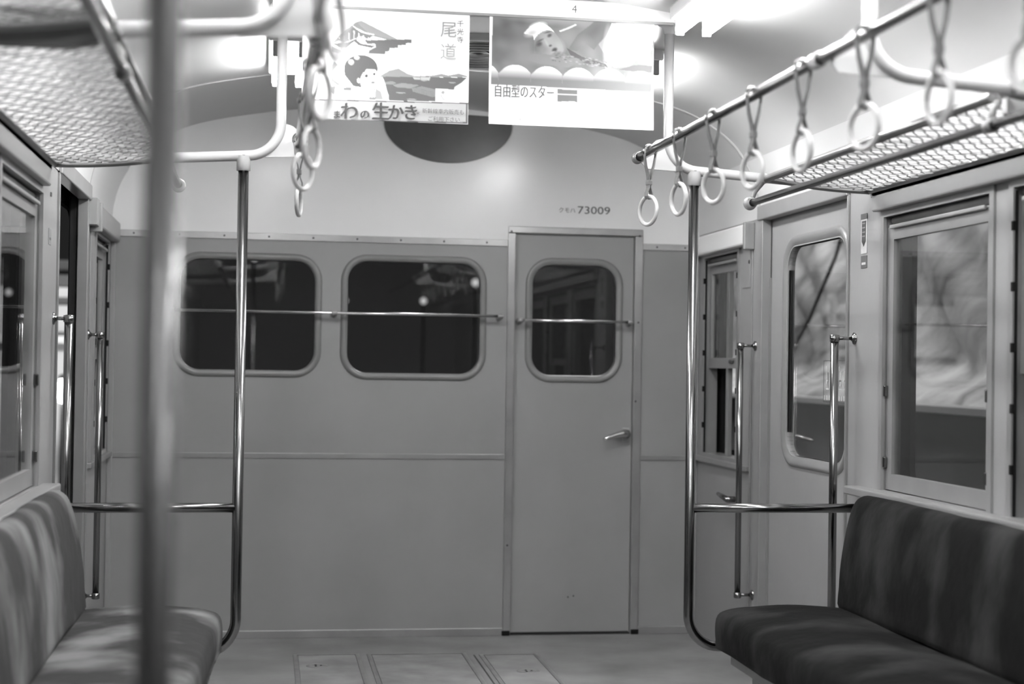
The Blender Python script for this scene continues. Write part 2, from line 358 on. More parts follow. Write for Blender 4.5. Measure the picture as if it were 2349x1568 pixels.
# ------------------------------------------------------------------ side walls
DO = (5.05, 5.965, 0.0, 1.792)
WINS_ = [(6.285, 6.80, 0.815, 1.70), (3.985, 4.745, 0.815, 1.70), (3.11, 3.87, 0.815, 1.70), (2.235, 2.995, 0.815, 1.70), (-0.45, 0.4, 0.815, 1.70)]
NO = (0.55, 1.465, 0.0, 1.792)
def side(mp, sname, sgn, wn, dn, tn):
    DO = (5.05, 5.965, 0.0, 1.792) if sgn > 0 else (5.165, 5.965, 0.0, 1.792)
    WINS = [(a + (0.055 if sgn < 0 and 2 < a < 5 else 0), b + (0.055 if sgn < 0 and 2 < a < 5 else 0), c, d) for a, b, c, d in WINS_]
    outer = [(Y0, 0), (Y0, 1.80), (D, 1.80), (D, 0), (DO[1], 0), (DO[1], DO[3]), (DO[0], DO[3]), (DO[0], 0), (NO[1], 0), (NO[1], NO[3]), (NO[0], NO[3]), (NO[0], 0)]
    wl = struct(MB().slab(outer[::-1], [rect(*q) for q in WINS], mp, -0.022, 0).build('wall_' + sname, GREY))
    # outer skin of the body with rounded openings, dark pocket between
    sk = MB().slab(rect(Y0, D + 0.05, -0.05, 1.85), [rrect(q[0] + 0.03, q[1] - 0.03, q[2] + 0.03, q[3] - 0.02, 0.05) for q in (WINS if sgn > 0 else WINS[1:])]
                   + [rrect(DO[0] + 0.02, DO[1] - 0.02 + (0.38 if sgn < 0 else 0.045), 0.02, 1.77, 0.12), rrect(NO[0] + 0.02, NO[1] - 0.02, 0.02, 1.77, 0.10)], mp, -0.10, -0.082)
    sk.build('outer_skin', DARK, wl)
    jb = MB()
    for a in ((DO[1] + 0.13, 6.24, 6.84) if sgn > 0 else (4.93, 6.86)):
        jb.box(mp(a, 0, -0.024), mp(a + 0.012, 1.8, -0.082))
    jb.build('pocket_rib', DARK, wl)
    # end section cover strip and vertical corner angle
    struct(MB().box(mp(D - 0.022, 0, 0), mp(D, 1.757, 0.022), 0.004).build('trim_%d' % tn, GREY))
    # strip above grey zone and the grey band over the windows
    for i, (a0, a1) in enumerate(((3.0, 4.78), (Y0, 2.99))):
        struct(MB().box(mp(a0, 1.708, 0), mp(a1, 1.775, 0.030), 0.006).build('trim_%d' % (tn + 1 + i), GREY))
    b = struct(MB().box(mp(6.10, 1.70, 0), mp(D - 0.005, 1.785, 0.040), 0.008).build('trim_%d' % (tn + 3), CREAM if sgn > 0 else GREY))
    MB().box(mp(6.08, 1.68, 0), mp(6.10, 1.79, 0.046), 0.004).build('end_cap', SASH, b)
    # sill shelf along seats, and door frame
    struct(MB().box(mp(1.56, 0.795, 0), mp(4.93, 0.823, 0.055), 0.005).build('trim_%d' % (tn + 4), SASH))
    struct(MB().box(mp(6.10, 0.785, 0), mp(D - 0.03, 0.808, 0.022), 0.004).build('trim_%d' % (tn + 5), SASH))
    f = MB().box(mp(DO[1] - 0.003, 0, -0.03), mp(DO[1] + 0.045, 1.80, 0.008), 0.002).box(mp(DO[0] - 0.012, 0, -0.03), mp(DO[0] + 0.003, 1.80, 0.008), 0.002).box(mp(DO[0] - 0.012, 1.789, -0.03), mp(DO[1] + 0.045, 1.846, 0.016), 0.004)
    f.box(mp(6.095, 0, 0), mp(6.112, 1.69, 0.006), 0.002)
    fo = struct(f.build('trim_%d' % (tn + 6), SASH))
    if sgn > 0: MB().box(mp(DO[1] - 0.004, 0, -0.022), mp(DO[1] + 0.02, 1.56, -0.0335)).build('draught_strip', GASK, fo)
    # windows
    for i, q in enumerate(WINS):
        root = empty('window_%d' % (wn + i), mp((q[0] + q[1]) / 2, q[2], 0), kind='structure')
        a0, a1, b0, b1 = q; small = (i in (0, 2))
        c = MB()
        c.slab(rect(a0 - 0.014, a1 + 0.014, b0 - 0.012, b1 + 0.01), [rect(a0 + 0.012, a1 - 0.012, b0 + 0.010, b1 - 0.012)], mp, -0.004, 0.007)
        c.box(mp(a0, b0, -0.06), mp(a0 + 0.008, b1, 0)).box(mp(a1 - 0.008, b0, -0.06), mp(a1, b1, 0)).box(mp(a0, b0, -0.08), mp(a1, b0 + 0.008, 0)).box(mp(a0, b1 - 0.008, -0.08), mp(a1, b1, 0))
        c.build('window_frame', SASH, root)
        if small:
            # upper sash, raised lower sash rail, opened below; notched tracks
            s_ = MB().slab(rect(a0 + 0.01, a1 - 0.01, 1.20, b1 - 0.05), [rect(a0 + 0.05, a1 - 0.05, 1.245, b1 - 0.085)], mp, -0.034, -0.018)
            sm = s_.build('sash', SASH, root); MB().slab(rect(a0 + 0.04, a1 - 0.04, 1.24, b1 - 0.08), [], mp, -0.028, -0.024).build('pane', GLASS, sm)
            MB().box(mp(a1 - 0.275, b0 + 0.008, -0.03), mp(a1 - 0.24, 1.66, -0.05), 0.002).build('guard_post', SASH, root)
            MB().box(mp(a0 + 0.12, 1.222, -0.018), mp(a0 + 0.17, 1.236, -0.008), 0.003).build('sash_catch', DISC, sm)
        else:
            s_ = MB().slab(rect(a0 + 0.010, a1 - 0.010, b0 + 0.012, b1 - 0.045), [rect(a0 + 0.052, a1 - 0.056, b0 + 0.062, b1 - 0.085)], mp, -0.030, -0.010)
            sm = s_.build('sash', SASH, root); MB().slab(rect(a0 + 0.042, a1 - 0.046, b0 + 0.052, b1 - 0.075), [], mp, -0.022, -0.018).build('pane', GLASS, sm)
            for z_ in (1.00, 1.42): MB().box(mp(a0 + 0.024, z_, -0.010), mp(a0 + 0.030, z_ + 0.11, -0.0075), 0.001).build('sash_slot', DARK, sm)
            for aa in (a0 + 0.03, a1 - 0.02): 
                for z_ in (0.895, 1.12): MB().box(mp(aa - 0.006, z_, -0.010), mp(aa + 0.006, z_ + 0.035, 0.004), 0.003).build('sash_catch', CHROME, sm)
        for aa in ((a0 + 0.010, a1 - 0.010) if small else ()):
            t_ = MB().box(mp(aa - 0.006, b0 + 0.01, -0.006), mp(aa + 0.006, b1 - 0.02, 0.0015)); 
            for k in range(5): t_.box(mp(aa - 0.006, b0 + 0.12 + k * 0.16, 0.0015), mp(aa + 0.006, b0 + 0.145 + k * 0.16, 0.009), 0.002)
            t_.build('notched_track', DARK, root)
        bl = empty('roller_blind', mp((a0 + a1) / 2, b1, -0.02), '%s rolled dark blind under the head of the %s window' % (('right side', 'left side')[sgn < 0], ('far end corner', 'first seat', 'second seat', 'third seat', 'nearest')[i]), 'blind', 'roller blinds of the side windows')
        MB().tube([mp(a0 + 0.02, b1 - 0.022, -0.030), mp(a1 - 0.02, b1 - 0.022, -0.030)], 0.014, 12).build('roll', BLIND, bl)
        MB().box(mp(a0 + 0.05, b1 - 0.052, -0.006), mp(a1 - 0.05, b1 - 0.040, 0.004), 0.003).build('pull_bar', SASH, bl)
    return wl
side(RGT, 'right', 1, 3, 2, 10); side(LFT, 'left', -1, 8, 3, 20)
# wall behind the camera
struct(MB().slab([(W, 0)] + [(x, z) for x, z in PROF[::-1]] + [(-W, 0)], [], lambda a, b, d: (a, Y0 + d, b), -0.04, 0).build('wall_near', GREY))

# small cover panel on the right far pillar and small plates
def plate(name, label, a0, a1, b0, b1, mp, m, cat, d=0.004):
    o = MB().box(mp(a0, b0, 0), mp(a1, b1, d), 0.0015).build(name, m); return tag(o, label, cat)
p_ = plate('access_cover', 'grey access cover with keyhole on pillar between door and far right window', 6.13, 6.23, 1.53, 1.71, RGT, GREY, 'cover')
MB().lathe(RGT(6.14, 1.634, 0.004), (-1, 0, 0), [(0, 0.009), (0.002, 0.007), (0.0025, 0)], 12).build('keyhole', BLACK, p_)
root = empty('notice_plate', RGT(4.905, 1.6, 0), 'pale narrow notice plate with dark pentagon on the pillar by right seat', 'notice')
MB().box(RGT(4.885, 1.585, 0), RGT(4.935, 1.715, 0.002)).build('backing', LABEL, root)
MB().slab([(4.893, 1.692), (4.927, 1.692), (4.927, 1.625), (4.910, 1.608), (4.893, 1.625)], [], RGT, 0.002, 0.003).build('pentagon', DISC, root)
MB().box(RGT(4.883, 1.698, 0.002), RGT(4.937, 1.716, 0.003)).build('head_band', INKG, root)
for k, z_ in enumerate((1.682, 1.668, 1.653, 1.640)): MB().box(RGT(4.898, z_, 0.003), RGT(4.922, z_ + 0.004, 0.0034)).build('print_line', INKL, root)
root = empty('notice_plate', RGT(4.905, 1.55, 0), 'small dark plate just below the pale notice on right pillar', 'notice')
MB().box(RGT(4.883, 1.537, 0), RGT(4.935, 1.578, 0.002), 0.001).build('backing', INKG, root); MB().box(RGT(4.893, 1.548, 0.002), RGT(4.925, 1.556, 0.003)).build('print_line', LABEL, root)
root = empty('notice_plate', LFT(4.99, 1.58, 0), 'small grey plate on the left pillar beside the open door', 'notice')
MB().box(LFT(4.96, 1.55, 0), LFT(5.01, 1.60, 0.002), 0.001).build('backing', INKL, root); MB().box(LFT(4.97, 1.565, 0.002), LFT(5.0, 1.572, 0.003)).build('print_line', INKG, root)
p_ = plate('speaker_box', 'small grey box above the far left corner window', 6.00, 6.09, 1.70, 1.80, LFT, GREY, 'box', 0.035)
tag(MB().box(LFT(4.985, 1.70, 0), LFT(5.005, 1.712, 0.003)).build('pillar_label', INKG), 'tiny dark label above the left pillar plate', 'label')

# sliding door, right (closed); left door stands open in its pocket
def sliding(name, mp, y0, y1, gy0, gy1):
    root = empty(name, mp((y0 + y1) / 2, 0, -0.03), kind='structure')
    q = (gy0, gy1, 0.875, 1.665); mq = lambda a, b, d: mp(a, b, d - 0.034)
    MB().slab(rect(y0, y1, 0.005, 1.80), [rrect(*q, 0.085)], mq, -0.03, 0).build('leaf', GREY, root)
    MB().gasket(*q, 0.085, [(0, -0.028), (0, -0.006), (0.006, 0.002), (0.018, 0.006), (0.026, 0.010), (0.036, 0.008), (0.042, 0)], mq, 10).build('window_frame', GASK, root)
    MB().slab(rrect(*q, 0.085), [], mq, -0.018, -0.014).build('pane', GLASS, root)
    MB().box(mp(y1, 0.005, -0.036), mp(y1 + 0.02, 1.80, -0.06), 0.004).build('rubber_edge', EDGE, root)
    for z_, h_ in ((0.70, 0.012), (0.76, 0.075), (0.87, 0.012), (0.30, 0.012)): MB().box(mq(y1 - 0.055, z_, 0), mq(y1 - 0.050, z_ + h_, 0.001)).build('slot', DARK, root)
    if mp is LFT and y0 > 5: MB().box(mp(y0 - 0.012, 0.005, -0.036), mp(y0, 1.80, -0.062), 0.004).build('rubber_edge', BLACK, root)
    return root
d2 = sliding('door_2', RGT, 5.00, 6.06, 5.155, 5.775)
sliding('door_3', LFT, 5.99, 6.93, 6.15, 6.77)
sliding('door_4', RGT, 0.53, 1.47, 0.68, 1.30); sliding('door_5', LFT, 0.53, 1.47, 0.68, 1.30)

# sticker on the closed door's window
mq = lambda a, b, d: RGT(a, b, d - 0.0475)
root = empty('door_sticker', mq(5.25, 1.08, 0), 'see-through sticker with white marks on the right door window', 'sticker')
fr_ = MB().slab(rect(5.165, 5.405, 1.085, 1.235), [rect(5.168, 5.402, 1.088, 1.232)], mq, 0, 0.0006)
fr_.build('outline', INKG, root)
rnd = random.Random(4); cm = MB()
for k in range(5):
    a = 5.365 - k * 0.042
    for j in range(4):
        aa = a + rnd.uniform(-0.016, 0.012); z_ = 1.135 + rnd.uniform(0, 0.02); cm.box(mq(aa, z_, 0), mq(aa + 0.005, z_ + rnd.uniform(0.045, 0.07), 0.0006))
    cm.box(mq(a - 0.014, 1.130, 0), mq(a + 0.014, 1.136, 0.0006)); cm.box(mq(a - 0.014, 1.16, 0), mq(a + 0.010, 1.166, 0.0006))
cm.build('large_marks', LABEL, root); cm = MB()
for k in range(9):
    a = 5.385 - k * 0.024; cm.box(mq(a, 1.093, 0), mq(a + 0.014, 1.110, 0.0006))
cm.build('small_marks', LABEL, root)

# emergency latch on the right end section wall
root = empty('door_latch', RGT(6.30, 0.66, 0), 'small dark metal latch on the right wall under the far window', 'latch')
MB().lathe(RGT(6.27, 0.655, 0), (-1, 0, 0), [(0, 0.042), (0.005, 0.042), (0.010, 0.034), (0.012, 0)], 24).build('base_plate', GASK, root)
MB().tube([RGT(6.27, 0.66, 0.010), RGT(6.27, 0.66, 0.045), RGT(6.33, 0.668, 0.05), RGT(6.40, 0.672, 0.045)], [0.012, 0.013, 0.011, 0.008], 12).build('lever', CHROME, root)

# grab handles by the doors: vertical rails on two brackets
def grab(label, y, mp, z0, z1, off=0.085, r=0.0135, m=CHROME, lowpost=True):
    root = empty('grab_handle', mp(y, z0, 0), label, 'grab rail', 'vertical grab rails beside the doors')
    MB().tube([mp(y, z0, off), mp(y, z1, off)], r, 16).build('rail', m, root)
    for z_ in ([z1 - 0.008, z0 + 0.008] if lowpost else [z1 - 0.008]):
        q = MB().tube([mp(y, z_, 0), mp(y, z_, off)], 0.006, 10); q.lathe(mp(y, z_, 0), Vector(mp(0, 0, 1)) - Vector(mp(0, 0, 0)), [(0, 0.020), (0.004, 0.020), (0.007, 0.012), (0.012, 0.008)], 16)
        q.lathe(mp(y, z_ - 0.012, off), (0, 0, 1), [(0, r), (0.002, r + 0.003), (0.022, r + 0.003), (0.024, r * 0.6), (0.0245, 0)], 16); q.build('bracket', CHROME, root)
grab('vertical grab rail at the right door beside the right seat back', 4.985, RGT, 0.30, 1.315, 0.070)
grab('vertical grab rail on the pillar beyond the right door', 6.055, RGT, 0.29, 1.300, 0.062, 0.012)
grab('vertical grab rail beside the open left door near the left seat', 5.10, LFT, 0.30, 1.335, 0.048)
grab('vertical grab rail on the pillar beyond the open left door', 6.10, LFT, 0.30, 1.300, 0.045, 0.012)

# ------------------------------------------------------------------ stanchions, pipe hoops, rails
def stanchion(x, y, s, label, m=CHROME, r=0.016):
    root = empty('stanchion_pole', (x, y, 0), label, 'pole')
    path = fillet([(x, y, 1.822), (x, y, 0.325), (x + s * 0.34, y, 0.325)], 0.10, 10)
    MB().tube(path, r, 20).build('pole', m, root)
    MB().tube([(x, y, 0.76), (s * (W - 0.0), y, 0.76)], 0.0145, 18).build('guard_bar', CHROME, root)
    q = MB().lathe((x, y, 1.775), (0, 0, 1), [(0, 0.0165), (0.001, 0.021), (0.035, 0.021), (0.045, 0.022)], 20); q.build('socket', PIPE, root)
stanchion(-0.713, 4.8, -1, 'chrome pole at the far end of the left seat with guard bar')
stanchion(0.690, 4.8, 1, 'chrome pole at the far end of the right seat with guard bar')
stanchion(-0.739, 1.52, -1, 'blurred foreground pole at the near end of the left seat', CHROME_DIM, 0.0175)

def hoop(y0, label, left=0.0, dz=0.0):
    y = y0
    root = empty('ceiling_pipe', (0, y, 1.82), label, 'pipe', 'painted pipe hoops under the ceiling')
    for s in (-1, 1):
        y = y0 + (left if s < 0 else 0); h = dz if s < 0 else 0
        zt = ceil_z(0.6) + 0.005
        path = fillet([(s * 0.603, y, zt), (s * 0.603, y, 1.828 + h), (s * 0.95, y, 1.806 + h), (s * 1.285, y, 1.785)], 0.10, 10)
        MB().tube(path, 0.0155, 18).build('pipe', PIPE, root)
        MB().lathe((s * 0.603, y, zt - 0.012), (0, 0, -1), [(-0.004, 0.036), (0.004, 0.036), (0.010, 0.024), (0.03, 0.018), (0.032, 0.0155)], 20).build('flange', PIPE, root)
        # web plate carrying the strap rail
        xr = 0.53
        pl = MB().slab([(s * (xr - 0.012), 1.842), (s * (xr - 0.008), 1.872), (s * (xr + 0.035), 1.915), (s * 0.60, 1.925), (s * 0.66, 1.832), (s * 0.70, 1.822), (s * 0.70, 1.816), (s * (xr + 0.005), 1.824)], [], lambda a, b, d: (a, y + d, b), -0.004, 0.004)
        pl.build('web_plate', PLATE, root)
    return root
hoop(4.8, 'cream pipe hoop farthest from view, over the far seat ends')
hoop(3.13, 'cream pipe hoop over the middle of the seats', -0.12, 0.012)
hoop(1.52, 'cream pipe hoop over the foreground pole')

def strap_rail(x, label):
    root = empty('strap_rail', (x, 3, 1.856), label, 'rail', 'rails carrying the hand straps')
    MB().tube([(x, -1.0, 1.862), (x, 4.845, 1.862)], 0.0135, 16).build('rail', CHROME, root)
    MB().lathe((x, 4.835, 1.862), (0, 1, 0), [(-0.03, 0.0145), (-0.03, 0.0185), (0.01, 0.0185), (0.018, 0.014), (0.022, 0)], 18).build('end_cap', SASH, root)
    for y in (3.2, 1.62): MB().lathe((x, y - 0.02, 1.862), (0, 1, 0), [(0, 0.0145), (0.001, 0.0175), (0.039, 0.0175), (0.04, 0.0145)], 16).build('collar', PIPE, root)
strap_rail(0.515, 'chrome strap rail running back above the right seat')
strap_rail(-0.548, 'chrome strap rail running back above the left seat')

# ------------------------------------------------------------------ hand straps
def ribbon(mb, path, wid, th, tw):
    """flat strap along a path in the XZ plane, twisting about z as it drops"""
    P = [Vector((p[0], 0, p[1])) for p in path]; N = len(P); vs = []
    for i in range(N):
        t = (P[min(i + 1, N - 1)] - P[max(i - 1, 0)]).normalized(); nn = Vector((t.z, 0, -t.x)); b = Vector((0, 1, 0)); R = Matrix.Rotation(tw * min(1, max(0, -P[i].z / 0.10)), 3, 'Z')
        for sx, sy in ((-1, -1), (1, -1), (1, 1), (-1, 1)): vs.append(R @ (P[i] + nn * sx * th / 2 + b * sy * wid / 2))
    mb.add(vs, [(i * 4 + k, i * 4 + (k + 1) % 4, i * 4 + 4 + (k + 1) % 4, i * 4 + 4 + k) for i in range(N - 1) for k in range(4)] + [(0, 1, 2, 3), (N * 4 - 1, N * 4 - 2, N * 4 - 3, N * 4 - 4)])
def hand_strap(x, y, yaw, label, group, lean=0.0):
    root = empty('hand_strap', (x, y, 1.862), None, None)
    tag(root, label, 'hand strap', group)
    mb = MB(); arc = [(0.0175 * math.cos(a), 0.0175 * math.sin(a)) for a in [PI * k / 8 for k in range(9)]]
    left = [(-0.0175, -0.012), (-0.013, -0.045), (-0.005, -0.075), (-0.002, -0.095), (-0.003, -0.112), (-0.009, -0.128), (-0.010, -0.138), (-0.004, -0.1465)]
    path = [(-a, b) for a, b in left[::-1]] + arc + left
    ribbon(mb, path, 0.016, 0.0028, yaw); mb.build('strap', STRAP, root)
    MB().tube([(0.019 * math.cos(a), 0, 0.019 * math.sin(a)) for a in [-0.5 + (PI + 1.0) * k / 12 for k in range(13)]], 0.0042, 8).build('hanger_clip', CHROME, root)
    R = Matrix.Rotation(yaw, 3, 'Z')
    c = MB(); c.box((-0.0065, -0.0095, -0.104), (0.0065, 0.0095, -0.088), 0.002)
    c.v = [tuple(R @ Vector(p)) for p in c.v]; c.build('clamp', STRAP, root)
    MB().torus((0, 0, -0.1815), 0.0435, 0.0062, yaw).build('ring', RING, root)
    for ch in root.children: ch.matrix_parent_inverse = Matrix.Identity(4)
    root.rotation_euler = (0, lean, 0); return root
ordn = ['farthest', 'second farthest', 'third farthest', 'fourth farthest', 'fifth farthest', 'sixth farthest', 'large blurred', 'nearest, partly cut off']
for i, (y, a, l) in enumerate(((4.675, 23, .02), (4.329, 13, 0), (3.992, 22, -.02), (3.640, 16, .01), (3.29, 7, .01), (2.932, 17, 0), (2.59, 5, -.01), (2.255, 14, 0))):
    hand_strap(0.515, y, math.radians(a), 'hand strap on the right rail, %s of its row' % ordn[i], 'hand straps on the right rail', l)
ordl = ['farthest, seen edge-on', 'second farthest', 'third farthest', 'second nearest', 'nearest and most blurred']
for i, (y, a, l) in enumerate(((4.70, -10, .0), (3.98, -34, .03), (3.52, -25, -.02), (2.80, -27, .02), (2.25, -18, 0.0))):
    hand_strap(-0.548, y, math.radians(a), 'hand strap on the left rail, %s' % ordl[i], 'hand straps on the left rail', l)

# ------------------------------------------------------------------ luggage racks
def rack(s, side_, seg, y0, y1, label):
    root = empty('luggage_rack', (s * 1.1, (y0 + y1) / 2, 1.79), label, 'luggage rack', 'luggage racks above the seats')
    X0, X1 = 0.925, 1.262; Zf, Zb = 1.805, 1.775
    z = lambda x: Zf + (Zb - Zf) * (x - X0) / (X1 - X0) - 0.007 * math.sin(PI * (x - X0) / (X1 - X0))
    MB().tube([(s * X0, y0, Zf), (s * X0, y1, Zf)], 0.0125, 14).build('front_rail', RAIL, root)
    MB().tube([(s * X1, y0, Zb), (s * X1, y1, Zb)], 0.010, 12).build('rear_rail', RAIL, root)
    ribs = [y0 + 0.012] + [] + [y1 - 0.012]
    for yy in ribs:
        MB().tube([(s * (X0 + (X1 - X0) * k / 10), yy, z(X0 + (X1 - X0) * k / 10) - 0.003) for k in range(11)], 0.008 if yy in (ribs[0], ribs[-1]) else 0.010, 10).build('cross_bar', RAIL if yy in (ribs[0], ribs[-1]) else GASK, root)
    net = MB(); NW = 17; pitch = (X1 - X0 - 0.02) / NW; step = 0.0125; ny = int((y1 - y0 - 0.03) / step)
    for i in range(NW):
        xc = X0 + 0.012 + pitch * (i + 0.5); vs = []; r = 0.0013
        for k in range(ny):
            sg = 1 if ((k // 2 + i) % 2) else -1
            x = xc + sg * pitch * 0.46; yy = y0 + 0.015 + k * step; zz = z(x) + 0.002 * math.sin(k * 0.7 + i)
            for dx, dz in ((-r, -r), (r, -r), (r, r), (-r, r)): vs.append((s * (x + dx), yy, zz + dz))
        net.add(vs, [(k * 4 + q, k * 4 + (q + 1) % 4, k * 4 + 4 + (q + 1) % 4, k * 4 + 4 + q) for k in range(ny - 1) for q in range(4)])
    net.build('wire_net', NET, root, fix=False)
    # bearer strip on the wall
    MB().box((s * 1.27, y0, 1.755), (s * 1.30, y1, 1.79), 0.003).build('wall_bearer', PIPE, root)
    return root
rack(1, 'right', 0, 3.225, 4.79, 'wire net luggage rack over the far half of right seat'); rack(1, 'right', 1, 1.64, 3.175, 'wire net luggage rack over the near half of right seat')
rack(-1, 'left', 0, 2.91, 4.79, 'wire net luggage rack over the far half of left seat'); rack(-1, 'left', 1, 1.64, 2.85, 'wire net luggage rack over the near half of left seat')
# end support plates of the racks at the middle hoop
for s, nm in ((1, 'right'), (-1, 'left')):
    o = MB().slab([(s * 0.94, 1.825), (s * 0.94, 1.765), (s * 1.0, 1.755), (s * 1.285, 1.755), (s * 1.285, 1.825)], [], lambda a, b, d: (a, (3.2 if s > 0 else 2.88) + d, b), -0.012, 0.012).build('rack_support_plate', PIPE if s > 0 else DISC)
    tag(o, 'painted support plate between the two %s luggage racks' % nm, 'bracket')
# lower chrome rods with hooked end flanges
for s, nm in ((1, 'right'), (-1, 'left')):
    root = empty('rack_rod', (s * 0.91, 3.3, 1.735), 'chrome rod along the aisle edge below the %s luggage rack' % nm, 'rail')
    MB().tube([(s * 0.91, -1.0, 1.738), (s * 0.91, 4.915, 1.738)], 0.0115, 14).build('rod', CHROME, root)
    q = MB().lathe((s * 0.91, 4.905, 1.738), (0, 1, 0), [(-0.02, 0.0125), (-0.02, 0.016), (0.010, 0.022), (0.014, 0.022), (0.018, 0.012), (0.019, 0)], 18)
    q.tube([(s * 0.915, 4.915, 1.745), (s * 0.922, 4.90, 1.775), (s * 0.93, 4.84, 1.80), (s * 0.935, 4.80, 1.802)], 0.007, 10); q.build('end_bracket', PIPE, root)
    for y in ((3.2 if s > 0 else 3.0), 1.62):
        q = MB().lathe((s * 0.91, y - 0.015, 1.738), (0, 1, 0), [(0, 0.012), (0.001, 0.0165), (0.029, 0.0165), (0.03, 0.012)], 16); q.tube([(s * 0.91, y, 1.745), (s * 0.915, y, 1.775), (s * 0.925, y, 1.79)], 0.008, 10)
        q.build('hanger', GASK, root)

# ------------------------------------------------------------------ ceiling lamps
def lamp(x, y, label):
    root = empty('ceiling_lamp', (x, y, ceil_z(x)), label, 'ceiling lamp', 'fluorescent ceiling lamps in two rows')
    zc = ceil_z(x) + 0.002
    MB().box((x - 0.07, y - 0.31, zc - 0.045), (x + 0.07, y + 0.31, zc), 0.008).build('housing', PIPE, root)
    for dx in (-0.042, 0.042):
        MB().tube([(x + dx, y - 0.285, zc - 0.075), (x + dx, y + 0.285, zc - 0.075)], 0.0155, 14).build('tube', TUBEM, root)
        for e in (-1, 1): MB().box((x + dx - 0.014, y + e * 0.287, zc - 0.094), (x + dx + 0.014, y + e * 0.30, zc - 0.040), 0.004).build('socket', GASK, root)
rows = {5.49: 'end wall', 4.27: 'far seat ends', 3.05: 'middle hoop', 1.83: 'foreground pole', 0.61: 'near doors'}
for x, nm in ((-0.575, 'left'), (0.615, 'right')):
    for y, w_ in rows.items(): lamp(x, y, 'twin tube ceiling lamp in the %s row near the %s' % (nm, w_))

# ------------------------------------------------------------------ seats
def seat(s, nm, m, label, y0, y1, dz=0.0, taper=0.0):
    root = empty('bench_seat', (s * 1.0, (y0 + y1) / 2, 0), label, 'seat')
    def cushion(sec, r, name, bulge=0.0):
        n_ = len(sec); cx = sum(p[0] for p in sec) / n_; cz = sum(p[1] for p in sec) / n_
        # inward normals
        nr = []
        for i in range(n_):
            a = Vector(sec[i - 1]); b = Vector(sec[(i + 1) % n_]); t = (b - a).normalized(); q = Vector((t.y, -t.x))
            if q.dot(Vector((cx - sec[i][0], cz - sec[i][1]))) < 0: q = -q
            nr.append(q)
        L = y1 - y0; ds = [r * (1 - math.cos(PI / 2 * k / 5)) for k in range(6)]
        yy = [y0 + d for d in ds] + [y0 + r + (L - 2 * r) * k / 40 for k in range(1, 40)] + [y1 - d for d in ds[::-1]]
        vs = []
        for y in yy:
            d = min(y - y0, y1 - y); off = r - math.sqrt(max(0, r * r - (r - min(d, r)) ** 2))
            for i in range(n_):
                w_ = bulge * (noise.noise(Vector((sec[i][0] * 4, y * 2.4 + s * 9, sec[i][1] * 3))) + 0.4 * noise.noise(Vector((sec[i][0] * 9, y * 7, sec[i][1] * 8 + 3))))
                tx = taper * min(1, (y1 - y) / 1.1) * max(0, 1 - (sec[i][0] - 0.75) / 0.3); vs.append((s * (sec[i][0] + tx + nr[i].x * (off + w_)), y, sec[i][1] + dz + nr[i].y * (off + w_)))
        N = len(yy); fs = [(j * n_ + i, j * n_ + (i + 1) % n_, (j + 1) * n_ + (i + 1) % n_, (j + 1) * n_ + i) for j in range(N - 1) for i in range(n_)]
        fs += [tuple(range(n_)), tuple(range((N - 1) * n_, N * n_))[::-1]]
        q = MB(); q.add(vs, fs, True); return q.build(name, m, root)
    def dense(p, k=3):
        out = []
        for i in range(len(p)):
            a, b, c, d = p[i - 1], p[i], p[(i + 1) % len(p)], p[(i + 2) % len(p)]
            for q in range(k):
                t = q / k; out.append(tuple(0.5 * (2 * b[j] + (c[j] - a[j]) * t + (2 * a[j] - 5 * b[j] + 4 * c[j] - d[j]) * t * t + (3 * b[j] - a[j] - 3 * c[j] + d[j]) * t ** 3) for j in (0, 1)))
        return out
    cushion(dense([(0.775, 0.338), (0.755, 0.350), (0.750, 0.40), (0.757, 0.438), (0.785, 0.455), (0.85, 0.468), (0.95, 0.476), (1.05, 0.470), (1.15, 0.456), (1.20, 0.44), (1.205, 0.36), (1.19, 0.338), (1.0, 0.336)]), 0.028, 'seat_cushion', 0.009)
    cushion(dense([(1.150, 0.455), (1.148, 0.52), (1.152, 0.60), (1.166, 0.69), (1.185, 0.765), (1.205, 0.800), (1.235, 0.812), (1.262, 0.800), (1.27, 0.75), (1.272, 0.60), (1.272, 0.46), (1.22, 0.445)]), 0.03, 'backrest', 0.007)
    MB().box((s * 0.80, y0 + 0.03, 0.285), (s * 1.27, y1 - 0.02, 0.336), 0.004).build('seat_frame', SASH, root)
    MB().box((s * 0.86, y0 + 0.05, 0.0), (s * 1.27, y1 - 0.05, 0.285), 0.003).build('kick_panel', GREY, root)
    for k in range(int((y1 - y0) / 0.75)):
        yb = y0 + 0.25 + k * 0.75; g_ = MB()
        for j in range(14): g_.box((s * 0.858, yb + j * 0.030, 0.05), (s * 0.8625, yb + j * 0.030 + 0.014, 0.24))
        g_.build('heater_grille', BLACK, root)
    return root
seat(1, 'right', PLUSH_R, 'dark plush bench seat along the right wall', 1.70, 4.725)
seat(-1, 'left', PLUSH_L, 'worn plush bench seat along the left wall, sheen in its paler colour', 1.70, 4.725, 0.012, 0.045)

